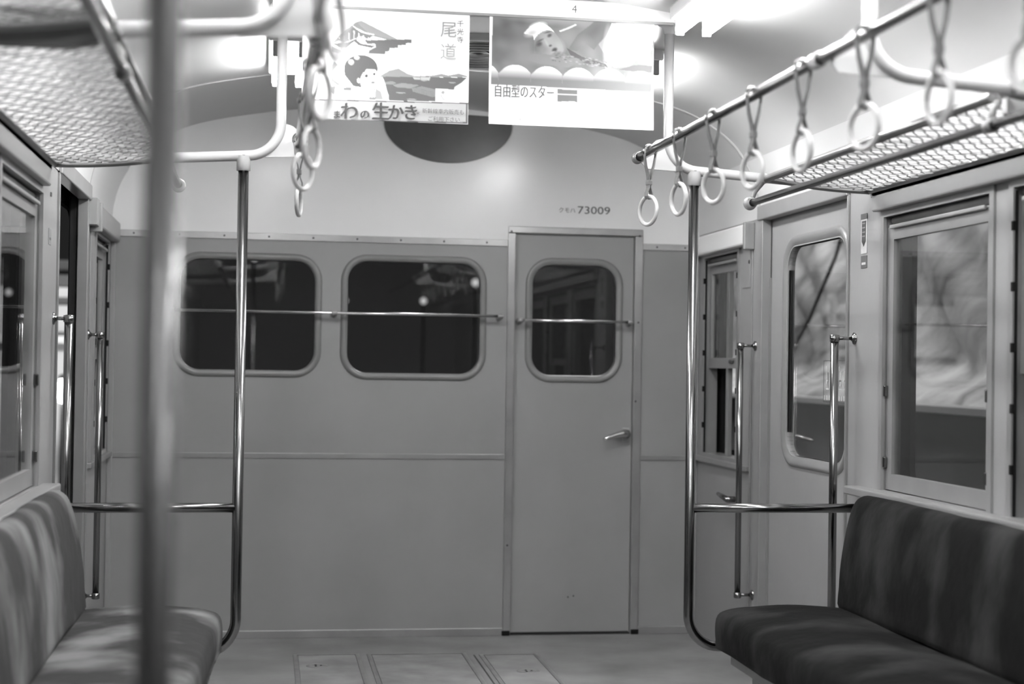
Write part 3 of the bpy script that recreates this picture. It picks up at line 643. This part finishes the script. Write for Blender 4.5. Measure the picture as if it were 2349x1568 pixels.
# ------------------------------------------------------------------ floor hatches
def hatch(x0, x1, y0, y1, label, lock=None, rivets=False):
    root = empty('floor_hatch', ((x0 + x1) / 2, (y0 + y1) / 2, 0), label, 'floor hatch', 'hatches in the carriage floor')
    FL = lambda a, b, d: (a, b, d)
    MB().slab(rect(x0 + 0.02, x1 - 0.02, y0 + 0.02, y1 - 0.02), [], FL, 0.0, 0.003).build('lid', HATCH, root)
    MB().slab(rect(x0, x1, y0, y1), [rect(x0 + 0.017, x1 - 0.017, y0 + 0.017, y1 - 0.017)], FL, 0.0, 0.004).build('edge_strip', FLOORT, root)
    if lock:
        MB().lathe((lock[0], lock[1], 0.003), (0, 0, 1), [(0, 0.045), (0.0015, 0.044), (0.0018, 0.03), (0.0006, 0.026), (0.0006, 0)], 24).build('lifting_ring', GASK, root)
        q = MB()
        for a in (0, 2.1, 4.2): q.lathe((lock[0] + 0.014 * math.cos(a), lock[1] + 0.014 * math.sin(a), 0.0045), (0, 0, 1), [(0, 0.005), (0.002, 0.004), (0.0022, 0)], 8)
        q.build('bolt', INK, root)
FLOORT = mat('hatch_edge', 0.24, 0.4, metal=0.4, var=0.2, vs=12)
hatch(-0.505, -0.235, 5.40, 6.50, 'left floor hatch with lifting ring, left of the aisle', (-0.414, 6.25))
hatch(-0.205, 0.205, 5.40, 6.49, 'widest floor hatch in the middle of the aisle')
hatch(0.255, 0.50, 5.40, 6.45, 'right floor hatch with a round lifting ring', (0.40, 6.08))
tag(MB().box((0.232, 5.2, 0), (0.238, 6.45, 0.001)).build('floor_joint', INK), 'thin dark seam in the floor between middle and right hatches', 'seam')

# ------------------------------------------------------------------ printed posters
class Pic:
    def __init__(s, w_, h_, g):
        s.w = w_; s.h = h_; s.a = np.full((h_, w_), g, float); s.X, s.Y = np.meshgrid(np.arange(w_) + 0.5, np.arange(h_) + 0.5)
    def mask(s, pts):
        m = np.zeros_like(s.a, bool); n_ = len(pts)
        for i in range(n_):
            x0, y0 = pts[i]; x1, y1 = pts[(i + 1) % n_]
            if y0 == y1: continue
            c = ((s.Y >= min(y0, y1)) & (s.Y < max(y0, y1))) & (s.X < (s.Y - y0) * (x1 - x0) / (y1 - y0) + x0); m ^= c
        return m
    def poly(s, pts, g): s.a[s.mask(pts)] = g
    def ell(s, cx, cy, rx, ry, g, rot=0.0, soft=0.0):
        c, d = math.cos(rot), math.sin(rot); dx = s.X - cx; dy = s.Y - cy
        q = np.sqrt(((dx * c + dy * d) / rx) ** 2 + ((-dx * d + dy * c) / ry) ** 2)
        if soft: k = np.clip((1 + soft - q) / (2 * soft), 0, 1); s.a = s.a * (1 - k) + g * k
        else: s.a[q < 1] = g
    def line(s, pts, wd, g):
        for (x0, y0), (x1, y1) in zip(pts, pts[1:]):
            L2 = (x1 - x0) ** 2 + (y1 - y0) ** 2 + 1e-9; t = np.clip(((s.X - x0) * (x1 - x0) + (s.Y - y0) * (y1 - y0)) / L2, 0, 1)
            d = np.hypot(s.X - x0 - t * (x1 - x0), s.Y - y0 - t * (y1 - y0)); s.a[d < wd / 2] = g
def poster_mesh(name, pic, P0, width, height, root, curl, m):
    """flat printed sheet; P0 top-left corner, slight curl of the paper"""
    nx, ny = pic.w, pic.h; vs = []
    for j in range(ny + 1):
        for i in range(nx + 1):
            u = i / nx; v = j / ny; vs.append((P0[0] + u * width, P0[1] + curl(u, v), P0[2] - v * height))
    fs = [(j * (nx + 1) + i, (j + 1) * (nx + 1) + i, (j + 1) * (nx + 1) + i + 1, j * (nx + 1) + i + 1) for j in range(ny) for i in range(nx)]
    me = bpy.data.meshes.new(name); me.from_pydata(vs, [], fs); me.polygons.foreach_set('use_smooth', [True] * len(fs))
    ca = me.color_attributes.new('print', 'FLOAT_COLOR', 'POINT'); a = np.pad(pic.a, ((0, 1), (0, 1)), mode='edge')
    b = np.pad(pic.a, ((1, 0), (1, 0)), mode='edge'); g = ((a + b) / 2).ravel(); c = np.ones((len(g), 4)); c[:, 0] = c[:, 1] = c[:, 2] = g
    ca.data.foreach_set('color', c.ravel()); me.materials.append(m)
    o = bpy.data.objects.new(name, me); COL.objects.link(o); o.parent = root; o.matrix_parent_inverse = root.matrix_basis.inverted(); return o
def print_mat(name):
    m = bpy.data.materials.new(name); m.use_nodes = True; nt = m.node_tree; b = nt.nodes['Principled BSDF']; b.inputs['Roughness'].default_value = 0.45
    at = nt.nodes.new('ShaderNodeVertexColor'); at.layer_name = 'print'; nt.links.new(at.outputs[0], b.inputs['Base Color'])
    tr = nt.nodes.new('ShaderNodeBsdfTranslucent'); nt.links.new(at.outputs[0], tr.inputs[0]); mx = nt.nodes.new('ShaderNodeMixShader'); mx.inputs[0].default_value = 0.22
    nt.links.new(b.outputs[0], mx.inputs[1]); nt.links.new(tr.outputs[0], mx.inputs[2]); nt.links.new(mx.outputs[0], nt.nodes['Material Output'].inputs[0]); return m
PRINT = print_mat('printed_sheet')
YP = 4.70
# poster on the left: harbour town, roof, girl, banner
NX, NY = 360, 244
def c1(pts): return [((x - 375) / 1517 * NX, (y - 30 - (x - 375) * 0.044) / 1003 * NY) for x, y in pts]
p1 = Pic(NX, NY, 0.85)
WHT = 0.86; DK = 0.075; MID = 0.30; LT = 0.5
p1.poly(c1([(640, 370), (700, 300), (850, 180), (900, 165), (1050, 240), (1230, 330), (1180, 345), (1000, 300), (860, 230), (760, 320)]), 0.42)
p1.poly(c1([(870, 190), (900, 165), (1060, 245), (1240, 335), (1080, 310), (960, 270)]), LT)
p1.poly(c1([(680, 330), (830, 225), (900, 270), (1010, 300), (970, 330), (900, 300), (840, 330), (750, 360)]), MID)
p1.line(c1([(830, 215), (900, 265), (1015, 290)]), 2.2, WHT)
p1.poly(c1([(650, 370), (780, 360), (850, 330), (900, 370), (1030, 390), (1000, 410), (880, 385), (840, 350), (770, 410), (700, 400)]), 0.2)
p1.poly(c1([(640, 390), (760, 455), (760, 472), (640, 440)]), 0.3)
p1.poly(c1([(930, 340), (1360, 330), (1362, 365), (1310, 366), (1310, 384), (1240, 384), (1238, 410), (1162, 410), (1160, 440), (1125, 440), (1122, 464), (968, 460), (975, 430), (1035, 400), (1030, 372), (960, 372)]), DK * 1.4)
for k in range(14):
    x = 700 + k * 22; p1.poly(c1([(x, 255 + abs(k - 6) * 10), (x + 9, 257 + abs(k - 6) * 10), (x + 8, 330 + (k % 3) * 8), (x + 1, 330)]), 0.25 if k % 2 else 0.8)
# sea
p1.poly(c1([(1085, 655), (1160, 610), (1245, 592), (1330, 640), (1400, 660), (1560, 655), (1640, 640), (1700, 655), (1800, 638), (1875, 660), (1878, 672), (1085, 668)]), 0.42)
p1.poly(c1([(1100, 665), (1878, 675), (1830, 720), (1790, 745), (1765, 760), (1758, 784), (1590, 775), (1590, 890), (1162, 880), (1158, 830), (1140, 780), (1125, 720)]), DK * 1.3)
for (x, y, w_) in ((1170, 720, 90), (1330, 740, 80), (1480, 700, 60), (1740, 720, 70), (1270, 810, 90), (1370, 870, 90)): p1.ell(*c1([(x, y)])[0], w_ / 1517 * NX / 2, 1.5, 0.5)
p1.poly(c1([(1120, 715), (1190, 705), (1230, 722), (1195, 738), (1130, 735)]), 0.38)
p1.poly(c1([(1195, 740), (1280, 722), (1440, 742), (1360, 772), (1230, 760)]), 0.4)
p1.poly(c1([(1370, 770), (1460, 752), (1590, 782), (1590, 845), (1555, 850), (1380, 800)]), 0.36)
for k in range(12):
    for j in range(4): p1.ell(*c1([(1395 + k * 16, 765 + j * 13 + k * 4)])[0], 0.7, 0.7, 0.1)
p1.poly(c1([(1370, 660), (1540, 665), (1530, 700), (1390, 690)]), 0.7); p1.line(c1([(1448, 580), (1448, 690)]), 1.2, 0.35); p1.line(c1([(1375, 668), (1525, 668)]), 1.5, 0.3)
p1.poly(c1([(1592, 780), (1878, 800), (1880, 900), (1592, 888)]), WHT)
for k in range(9): p1.line(c1([(1620 + k * 28, 830 + (k % 3) * 6), (1640 + k * 28, 838 - (k % 2) * 14)]), 1.3, 0.35)
p1.line(c1([(1640, 840), (1660, 870), (1690, 882), (1720, 866), (1735, 835)]), 1.4, 0.3); p1.ell(*c1([(1655, 808)])[0], 4, 3.5, 0.5)
# girl with hair up
p1.poly(c1([(640, 560), (660, 530), (700, 560), (650, 620), (660, 690), (720, 735), (700, 745), (640, 700)]), 0.45)
p1.ell(*c1([(905, 590)])[0], 36, 29, DK); p1.poly(c1([(752, 600), (760, 650), (800, 700), (840, 750), (910, 760), (900, 640)]), DK)
p1.poly(c1([(945, 600), (1045, 600), (1052, 660), (1055, 720), (1030, 755), (960, 765), (910, 745), (895, 700), (915, 650)]), WHT)
p1.poly(c1([(940, 560), (1054, 575), (1045, 618), (1028, 590), (1016, 586), (1012, 562), (1000, 588), (992, 562), (980, 592), (970, 566), (955, 600), (930, 640)]), DK)
p1.ell(*c1([(885, 700)])[0], 3.4, 5.5, WHT)
p1.line(c1([(868, 690), (880, 685), (893, 715), (900, 745)]), 1.0, 0.35)
for x, y, r_ in ((955, 660, 3.6), (1026, 642, 3.0)): p1.ell(*c1([(x, y)])[0], r_, 3.0, 0.05)
p1.line(c1([(930, 655), (955, 645), (975, 652)]), 1.0, 0.25); p1.line(c1([(1008, 636), (1040, 632)]), 1.0, 0.25)
p1.ell(*c1([(1015, 718)])[0], 4.2, 2.6, 0.3); p1.ell(*c1([(1006, 690)])[0], 1.2, 0.9, 0.45)
p1.line(c1([(905, 748), (960, 768), (1030, 765), (1062, 720)]), 1.0, 0.4)
p1.ell(*c1([(815, 535)])[0], 6.5, 6.5, 0.62); p1.ell(*c1([(865, 495)])[0], 6.5, 5, 0.6)
p1.poly(c1([(750, 760), (820, 762), (820, 790), (752, 785)]), 0.3); p1.poly(c1([(1040, 770), (1090, 800), (1110, 870), (1035, 870)]), LT)
p1.line(c1([(930, 770), (1000, 830), (990, 870)]), 1.4, 0.4); p1.line(c1([(1030, 770), (1020, 850)]), 1.8, 0.3); p1.poly(c1([(980, 850), (1045, 850), (1040, 875), (980, 872)]), 0.35)
p1.line(c1([(820, 820), (850, 870)]), 1.6, 0.4); p1.line(c1([(640, 620), (660, 700), (730, 740)]), 1.6, 0.5); p1.poly(c1([(640, 760), (680, 740), (670, 830), (640, 800)]), 0.4)
# banner
p1.poly(c1([(385, 868), (1893, 905), (1893, 1105), (388, 1045)]), 0.70)
p1.line(c1([(385, 866), (1890, 908)]), 2.4, 0.06); p1.line(c1([(620, 1050), (1880, 1085)]), 2.4, 0.06); p1.line(c1([(1876, 912), (1878, 1086)]), 2.6, 0.06)
m_ = (p1.a > 0.15) & (p1.a < 0.8); p1.a[m_] *= 0.5
proot = empty('hanging_poster', (-0.29, YP, 1.93), 'left hanging poster with girl, temple roof and harbour above a banner', 'poster', 'posters hanging from the ceiling bracket')
P1 = (-0.545, YP - 0.004, 2.262)
curl1 = lambda u, v: 0.004 * math.sin(v * 3) * v
proot = poster_mesh('printed_sheet', p1, P1, 0.500, 0.336, proot, curl1, PRINT)
def ptxt(body, u, v, size, m, nm='lettering', root=None, P=P1, W_=0.500, H_=0.336, sx=1.0, dy=-0.006, shear=0.0):
    M4 = Matrix.Translation((P[0] + u * W_, P[1] + dy, P[2] - v * H_)) @ Matrix.Rotation(PI / 2, 4, 'X') @ Matrix.Diagonal((sx, 1, 1, 1))
    return text(body, size, M4, m, nm, root, 0.0001)
for i, ch in enumerate('尾道'): ptxt(ch, (1618 - 375) / 1517, (300 - 85 + i * 200) / 1003, 0.052, INKL, root=proot)
for i, ch in enumerate('千光寺'): ptxt(ch, (1772 - 375) / 1517, (215 - 92 + i * 73) / 1003, 0.021, INKG, root=proot)
xs = [(650, 0.026), (715, 0.056), (895, 0.030), (1000, 0.056), (1145, 0.050), (1282, 0.050)]
def bold(body, u, v, size, m, root, P, W_, H_, sx=1.0):
    for k, (dx, dz) in enumerate(((0, 0), (0.0016, 0), (0.0008, 0.0012), (0.0008, -0.0012))):
        ptxt(body, u + dx / W_, v + dz / H_, size, m, root=root, P=P, W_=W_, H_=H_, sx=sx, dy=-0.006 - k * 0.0002)
for ch, (x, sz) in zip('まわの生かき', xs): ptxt(ch, (x - 375) / 1517, (1032 - 30 - (x - 375) * 0.03) / 1003, sz, INK, root=proot); ptxt(ch, (x - 375) / 1517 + 0.005, (1028 - 30 - (x - 375) * 0.03) / 1003, sz, INK, root=proot, dy=-0.0063)
ptxt('＊', (1400 - 375) / 1517, 0.94, 0.018, INKG, root=proot)
ptxt('新幹線車内販売も', (1465 - 375) / 1517, 0.913, 0.0160, INKG, root=proot); ptxt('ご利用下さい…', (1515 - 375) / 1517, 0.982, 0.0165, INKG, root=proot)

# poster on the right: swimmer photograph over lane floats, glow of the lamp behind as a white patch
NX2, NY2 = 350, 240
def c2(pts): return [((x - 165) / 1495 * NX2, (y - 118 - (x - 165) * 0.052) / 985 * NY2) for x, y in pts]
p2 = Pic(NX2, NY2, 0.84)
pm = p2.mask(c2([(190, 120), (1668, 200), (1640, 832), (182, 745)]))
base = 0.22 + 0.03 * np.sin(p2.X * 0.06 + p2.Y * 0.11) + 0.025 * np.sin(p2.X * 0.17 - p2.Y * 0.05)
hl = np.clip((p2.X - 90) / 260, 0, 1) * 0.09; p2.a[pm] = (base * 0.62 + hl)[pm]
E2 = lambda x, y, rx, ry, g, rot=0.0, soft=0.5: p2.ell(*c2([(x, y)])[0], rx, ry, g, rot, soft)
E2(800, 170, 80, 8, 0.30, 0.04, 0.9); E2(480, 440, 36, 40, 0.19, 0, 0.7); E2(850, 320, 26, 22, 0.24, 0, 0.8)
E2(300, 300, 30, 12, 0.11, 0.1, 0.9); E2(260, 480, 24, 10, 0.12, 0, 0.9)
p2.poly(c2([(870, 440), (960, 300), (1060, 225), (1130, 165), (1310, 178), (1240, 290), (1150, 385), (1110, 440), (1030, 380), (960, 450)]), 0.15)
E2(1120, 260, 20, 9, 0.12, -0.9, 0.8); E2(1010, 380, 14, 12, 0.21, 0, 0.9)
p2.poly(c2([(1150, 390), (1240, 290), (1300, 200), (1320, 330), (1260, 520), (1200, 470)]), 0.32)
p2.poly(c2([(1270, 200), (1668, 200), (1640, 440), (1600, 480), (1480, 545), (1420, 590), (1300, 600), (1240, 540), (1230, 400), (1220, 320)]), 0.95)  # white patch: lamp shining through from behind, put into the print
E2(1240, 420, 7, 30, 0.6, 0, 0.9)
p2.ell(*c2([(1620, 260)])[0], 6, 6, 0.55, 0, 0.4); E2(1300, 572, 9, 2.4, 0.35, 0, 0.4); E2(1400, 578, 9, 2.4, 0.4, 0, 0.4)
p2.poly(c2([(860, 420), (1000, 500), (1220, 570), (1240, 600), (1040, 560), (900, 490)]), 0.085)
p2.poly(c2([(1340, 620), (1480, 580), (1560, 580), (1650, 590), (1645, 650), (1500, 640)]), 0.10)
p2.line(c2([(800, 270), (880, 240), (940, 212)]), 3.0, 0.85)
# face turned up to the side, shaded left cheek, pale cap
p2.poly(c2([(568, 330), (640, 275), (700, 258), (745, 275), (790, 330), (822, 390), (836, 440), (818, 475), (780, 492), (700, 482), (620, 470), (565, 468)]), 0.27)
E2(600, 420, 12, 18, 0.13, 0, 0.6); E2(690, 345, 10, 15, 0.33, -0.5, 0.8); E2(790, 400, 9, 14, 0.33, -0.5, 0.7); E2(650, 440, 10, 8, 0.20, 0, 0.8)
E2(612, 385, 6.0, 4.2, 0.07, -0.5, 0.5); E2(704, 308, 5.0, 3.4, 0.08, -0.6, 0.5); E2(620, 352, 8, 1.6, 0.08, -0.5, 0.6); E2(690, 278, 8, 1.5, 0.09, -0.3, 0.6)
E2(678, 372, 2.4, 9, 0.36, -0.5, 0.5); E2(713, 400, 3.4, 2.2, 0.08, -0.4, 0.5); E2(752, 438, 6.0, 4.2, 0.05, -0.6, 0.4); E2(735, 462, 5, 1.8, 0.33, -0.5, 0.6); E2(775, 470, 8, 3, 0.12, -0.2, 0.8)
p2.poly(c2([(470, 290), (500, 255), (530, 225), (575, 203), (610, 190), (645, 198), (690, 222), (725, 250), (750, 282), (715, 264), (680, 260), (640, 272), (600, 300), (575, 330), (565, 350), (558, 310), (520, 300)]), 0.80)
E2(600, 225, 14, 7, 0.95, -0.3, 0.6); E2(545, 285, 12, 6, 0.5, -0.4, 0.7)
p2.poly(c2([(560, 470), (700, 482), (830, 495), (960, 560), (880, 600), (600, 560), (480, 520)]), 0.19)
E2(640, 520, 44, 10, 0.20, 0.05, 0.8)
rn = random.Random(2)
for k in range(90):
    x = rn.uniform(720, 1230); y = 480 + (x - 700) * 0.16 + rn.uniform(-25, 50); E2(x, y, rn.uniform(1, 4), rn.uniform(0.6, 1.3), rn.choice((0.09, 0.22, 0.30)), 0, 0.7)
# lane floats
for k, (x0, x1, yt) in enumerate(((60, 250, 570), (250, 540, 572), (540, 825, 588), (825, 1110, 603), (1110, 1395, 612), (1395, 1680, 635))):
    m1 = p2.mask(c2([(x0 + (x1 - x0) * t, yt + 75 * (abs(2 * t - 1) ** 2.2)) for t in [i / 16 for i in range(17)]] + [(x1, 850), (x0, 850)])) & pm
    vv = (p2.Y - c2([((x0 + x1) / 2, yt)])[0][1]) / 38.0; g_ = np.clip(0.90 - 0.78 * np.clip(vv * 1.25, 0, 1) ** 0.7, 0.14, 0.9); p2.a[m1] = g_[m1]
    p2.line(c2([(x1, 650), (x1 + 2, 740)]), 1.4, 0.2)
p2.poly(c2([(182, 745), (1640, 832), (1632, 1180), (165, 1120)]), 0.85)
p2.poly(c2([(782, 792), (962, 803), (962, 918), (930, 908), (782, 910)]), 0.12); p2.line(c2([(782, 840), (962, 850)]), 2.4, 0.6)
p2.poly(c2([(165, 60), (192, 60), (182, 760), (160, 760)]), 0.86)
proot2 = empty('hanging_poster', (0.27, YP, 1.93), 'right hanging poster with a swimmer in a white cap over lane floats', 'poster', 'posters hanging from the ceiling bracket')
P2 = (0.016, YP - 0.004, 2.262)
curl2 = lambda u, v: -0.012 * (v ** 3) * (1 - u) ** 2 + 0.008 * u * v * math.sin(v * 5)
proot2 = poster_mesh('printed_sheet', p2, P2, 0.512, 0.333, proot2, curl2, PRINT)
for k in range(2): ptxt('自由型のスター', (205 - 165) / 1495 + k * 0.002, 0.74 , 0.0420, INKG, root=proot2, P=P2, W_=0.512, H_=0.333, sx=0.64, dy=-0.007 - k * 0.0003)
ptxt('ィよい印画用プリント講座', 0.03, 0.962, 0.0075, INKG, root=proot2, P=P2, W_=0.512, H_=0.333, dy=-0.016)
# round ventilator on the ceiling near the end wall
root = empty('ceiling_ventilator', (0.10, 5.60, 2.333), 'round ceiling ventilator glimpsed through the gap between posters', 'ventilator')
MB().lathe((0.10, 5.60, 2.338), (0, 0, -1), [(0, 0.30), (0.012, 0.295), (0.022, 0.27), (0.022, 0.24), (0.010, 0.235)], 40).build('rim', GASK, root)
MB().lathe((0.10, 5.60, 2.338), (0, 0, -1), [(0.004, 0.235), (0.006, 0.001)], 40).build('dark_throat', DARK, root)
for k in range(5):
    r_ = 0.045 * (k + 1); MB().lathe((0.10, 5.60, 2.338), (0, 0, -1), [(0.010, r_ - 0.012), (0.022, r_ + 0.006), (0.024, r_ + 0.006), (0.012, r_ - 0.014)], 36).build('louvre_ring', GASK, root)
# bracket holding the posters
root = empty('poster_bracket', (0.02, YP, 2.26), 'long pale bracket under the ceiling holding the two posters', 'bracket')
MB().box((-0.556, YP - 0.006, 2.264), (0.612, YP + 0.004, 2.318), 0.003).build('face_strip', PAPER, root)
MB().box((-0.60, YP + 0.004, 2.272), (0.585, YP + 0.016, 2.33), 0.003).build('back_strip', SASH, root)
MB().box((-0.556, YP - 0.009, 2.256), (0.59, YP + 0.008, 2.265), 0.002).build('clip_rail', SASH, root)
for x in (-0.5, 0.0, 0.5): MB().box((x - 0.012, YP, 2.30), (x + 0.012, YP + 0.02, ceil_z(x) + 0.01)).build('hanger', SASH, root)
text('4', 0.034, TXT(0.268, YP - 0.0065, 2.280), INKG, 'number', root); text('3', 0.034, TXT(-0.262, YP - 0.0065, 2.296), INKG, 'number', root)

# ------------------------------------------------------------------ outside the right windows
def sheet():
    m = bpy.data.materials.new('creased_sheet'); m.use_nodes = True; nt = m.node_tree; b = nt.nodes['Principled BSDF']; b.inputs['Roughness'].default_value = 0.6
    tc = nt.nodes.new('ShaderNodeTexCoord'); mp = nt.nodes.new('ShaderNodeMapping'); mp.inputs['Rotation'].default_value = (math.radians(29), 0, 0); m2 = nt.nodes.new('ShaderNodeMapping'); m2.inputs['Scale'].default_value = (1, 0.38, 1.5)
    n1 = nt.nodes.new('ShaderNodeTexNoise'); n1.inputs['Scale'].default_value = 2.8; n1.inputs['Detail'].default_value = 7; n1.inputs['Roughness'].default_value = 0.6
    r = nt.nodes.new('ShaderNodeMapRange'); r.inputs[1].default_value = 0.36; r.inputs[2].default_value = 0.64; r.inputs[3].default_value = 0.045; r.inputs[4].default_value = 0.42
    nt.links.new(tc.outputs['Object'], mp.inputs[0]); nt.links.new(mp.outputs[0], m2.inputs[0]); nt.links.new(m2.outputs[0], n1.inputs['Vector']); nt.links.new(n1.outputs[0], r.inputs[0]); nt.links.new(r.outputs[0], b.inputs['Base Color'])
    return m
SHEET = sheet()
vs = []; ny, nz = 260, 60; A0, A1, Z0, Z1 = 4.5, 14.5, 1.02, 4.6
for i in range(ny + 1):
    for j in range(nz + 1):
        y = A0 + (A1 - A0) * i / ny; z = Z0 + (Z1 - Z0) * j / nz; d = (y * 0.6 + z * 1.1)
        f = 0.16 * noise.noise(Vector((y * 0.7 - z * 0.9, z * 0.5 + y * 0.25, 0))) + 0.07 * (1 - abs(noise.noise(Vector((y * 1.6 - z * 2.2, z * 0.7 + y * 0.3, 4)))) * 2) + 0.03 * noise.noise(Vector((y * 5 - z * 5, z * 2 + y, 8)))
        sag = -0.30 * math.exp(-((z - Z0) / 0.12) ** 2)
        vs.append((3.05 + f + sag, y, z))
fs = [(i * (nz + 1) + j, (i + 1) * (nz + 1) + j, (i + 1) * (nz + 1) + j + 1, i * (nz + 1) + j + 1) for i in range(ny) for j in range(nz)]
q = MB(); q.add(vs, fs, True); tag(q.build('tarpaulin', SHEET, fix=False), 'creased grey sheeting hung outside the right windows', 'sheeting')
CONC = mat('dark_wall', 0.06, 0.8, var=0.3, vs=2, bump=0.2, bs=12)
struct(MB().box((2.72, 4.5, -0.9), (3.6, 14.5, 0.99)).build('wall_outside', CONC))
tag(MB().box((2.66, 4.5, 0.99), (3.3, 14.5, 1.03), 0.005).build('wall_coping', mat('coping', 0.35, 0.7)), 'pale ledge along the low dark wall outside right windows', 'ledge')
tag(MB().tube([(2.80, 8.3, 3.2), (2.72, 8.62, 2.3), (2.68, 8.85, 1.87), (2.66, 9.25, 1.50), (2.62, 9.75, 1.12), (2.60, 9.85, 1.0)][::-1], 0.012, 8).build('hanging_rope', INK), 'dark rope slanting across the sheeting outside the right door', 'rope')
struct(MB().box((-9, -2.5, -1.15), (9, 30, -0.9)).build('ground', CONC))
# outside the open left door: platform, pillar, cabinet, lamps
struct(MB().box((-7, 2, -0.9), (-1.62, 26, -0.12)).build('platform', CONC))
PALE = mat('pale_enamel', 0.6, 0.5, var=0.05, vs=4)
root = empty('platform_kiosk', (-2.9, 15.6, -0.12), 'pale kiosk standing on the platform beyond the open left door', 'kiosk')
MB().box((-4.2, 15.0, -0.12), (-2.2, 16.6, 2.0), 0.02).build('body', PALE, root)
MB().box((-4.3, 14.9, 2.0), (-2.1, 16.7, 2.1), 0.02).build('roof', DISC, root)
MB().box((-3.6, 14.9, 1.33), (-2.25, 15.0, 1.40), 0.01).build('shelf', PAPER, root)
MB().box((-3.0, 14.97, 1.40), (-2.3, 15.0, 1.44), 0.005).build('shelf_shadow_strip', INKG, root)
MB().box((-3.0, 14.97, 1.70), (-2.3, 15.0, 1.76), 0.005).build('band', INKG, root)
MB().box((-3.6, 14.98, 1.86), (-2.3, 15.0, 1.98), 0.005).build('sign_board', INKG, root)
root = empty('platform_lantern', (-2.55, 14.2, 0.5), 'small glowing lantern beyond the open left door', 'lantern')
q = MB(); q.lathe((-2.40, 14.4, 0.80), (0, 0, 1), [(0, 0.02), (0.02, 0.06), (0.07, 0.085), (0.14, 0.085), (0.19, 0.06), (0.21, 0.03)], 20); q.build('globe', LAMPM, root)
MB().tube([(-2.40, 14.4, -0.12), (-2.40, 14.4, 0.80)], 0.03, 12).build('post', INK, root)
MB().lathe((-2.40, 14.4, 1.01), (0, 0, 1), [(0, 0.05), (0.02, 0.06), (0.05, 0.01)], 16).build('cap', INK, root)
# distant lights seen through the end windows
for i, (x, y, z, r_, lb) in enumerate(((-0.82, 24, 2.745, 0.05, 'behind the left end window, topmost'), (2.55, 24, 2.45, 0.06, 'behind the middle end window, right side'), (0.25, 24, 2.15, 0.05, 'behind the left end window, lower right'), (0.55, 24, 2.13, 0.045, 'behind the left end window, beside the frame'), (1.75, 24, 2.15, 0.05, 'behind the middle end window, centre'))):
    root = empty('distant_lamp', (x, y, -0.9), 'faint distant lamp %s' % lb, 'lamp', 'faint lamps far beyond the end windows')
    q = MB(); q.lathe((x, y, z - r_), (0, 0, 1), [(0, 0.01), (r_ * 0.4, r_ * 0.8), (r_, r_), (r_ * 1.6, r_ * 0.8), (r_ * 2, 0.01)], 12); q.build('globe', DIMM, root)
    MB().tube([(x, y, -0.9), (x, y, z - r_)], 0.02, 8).build('post', DARK, root)
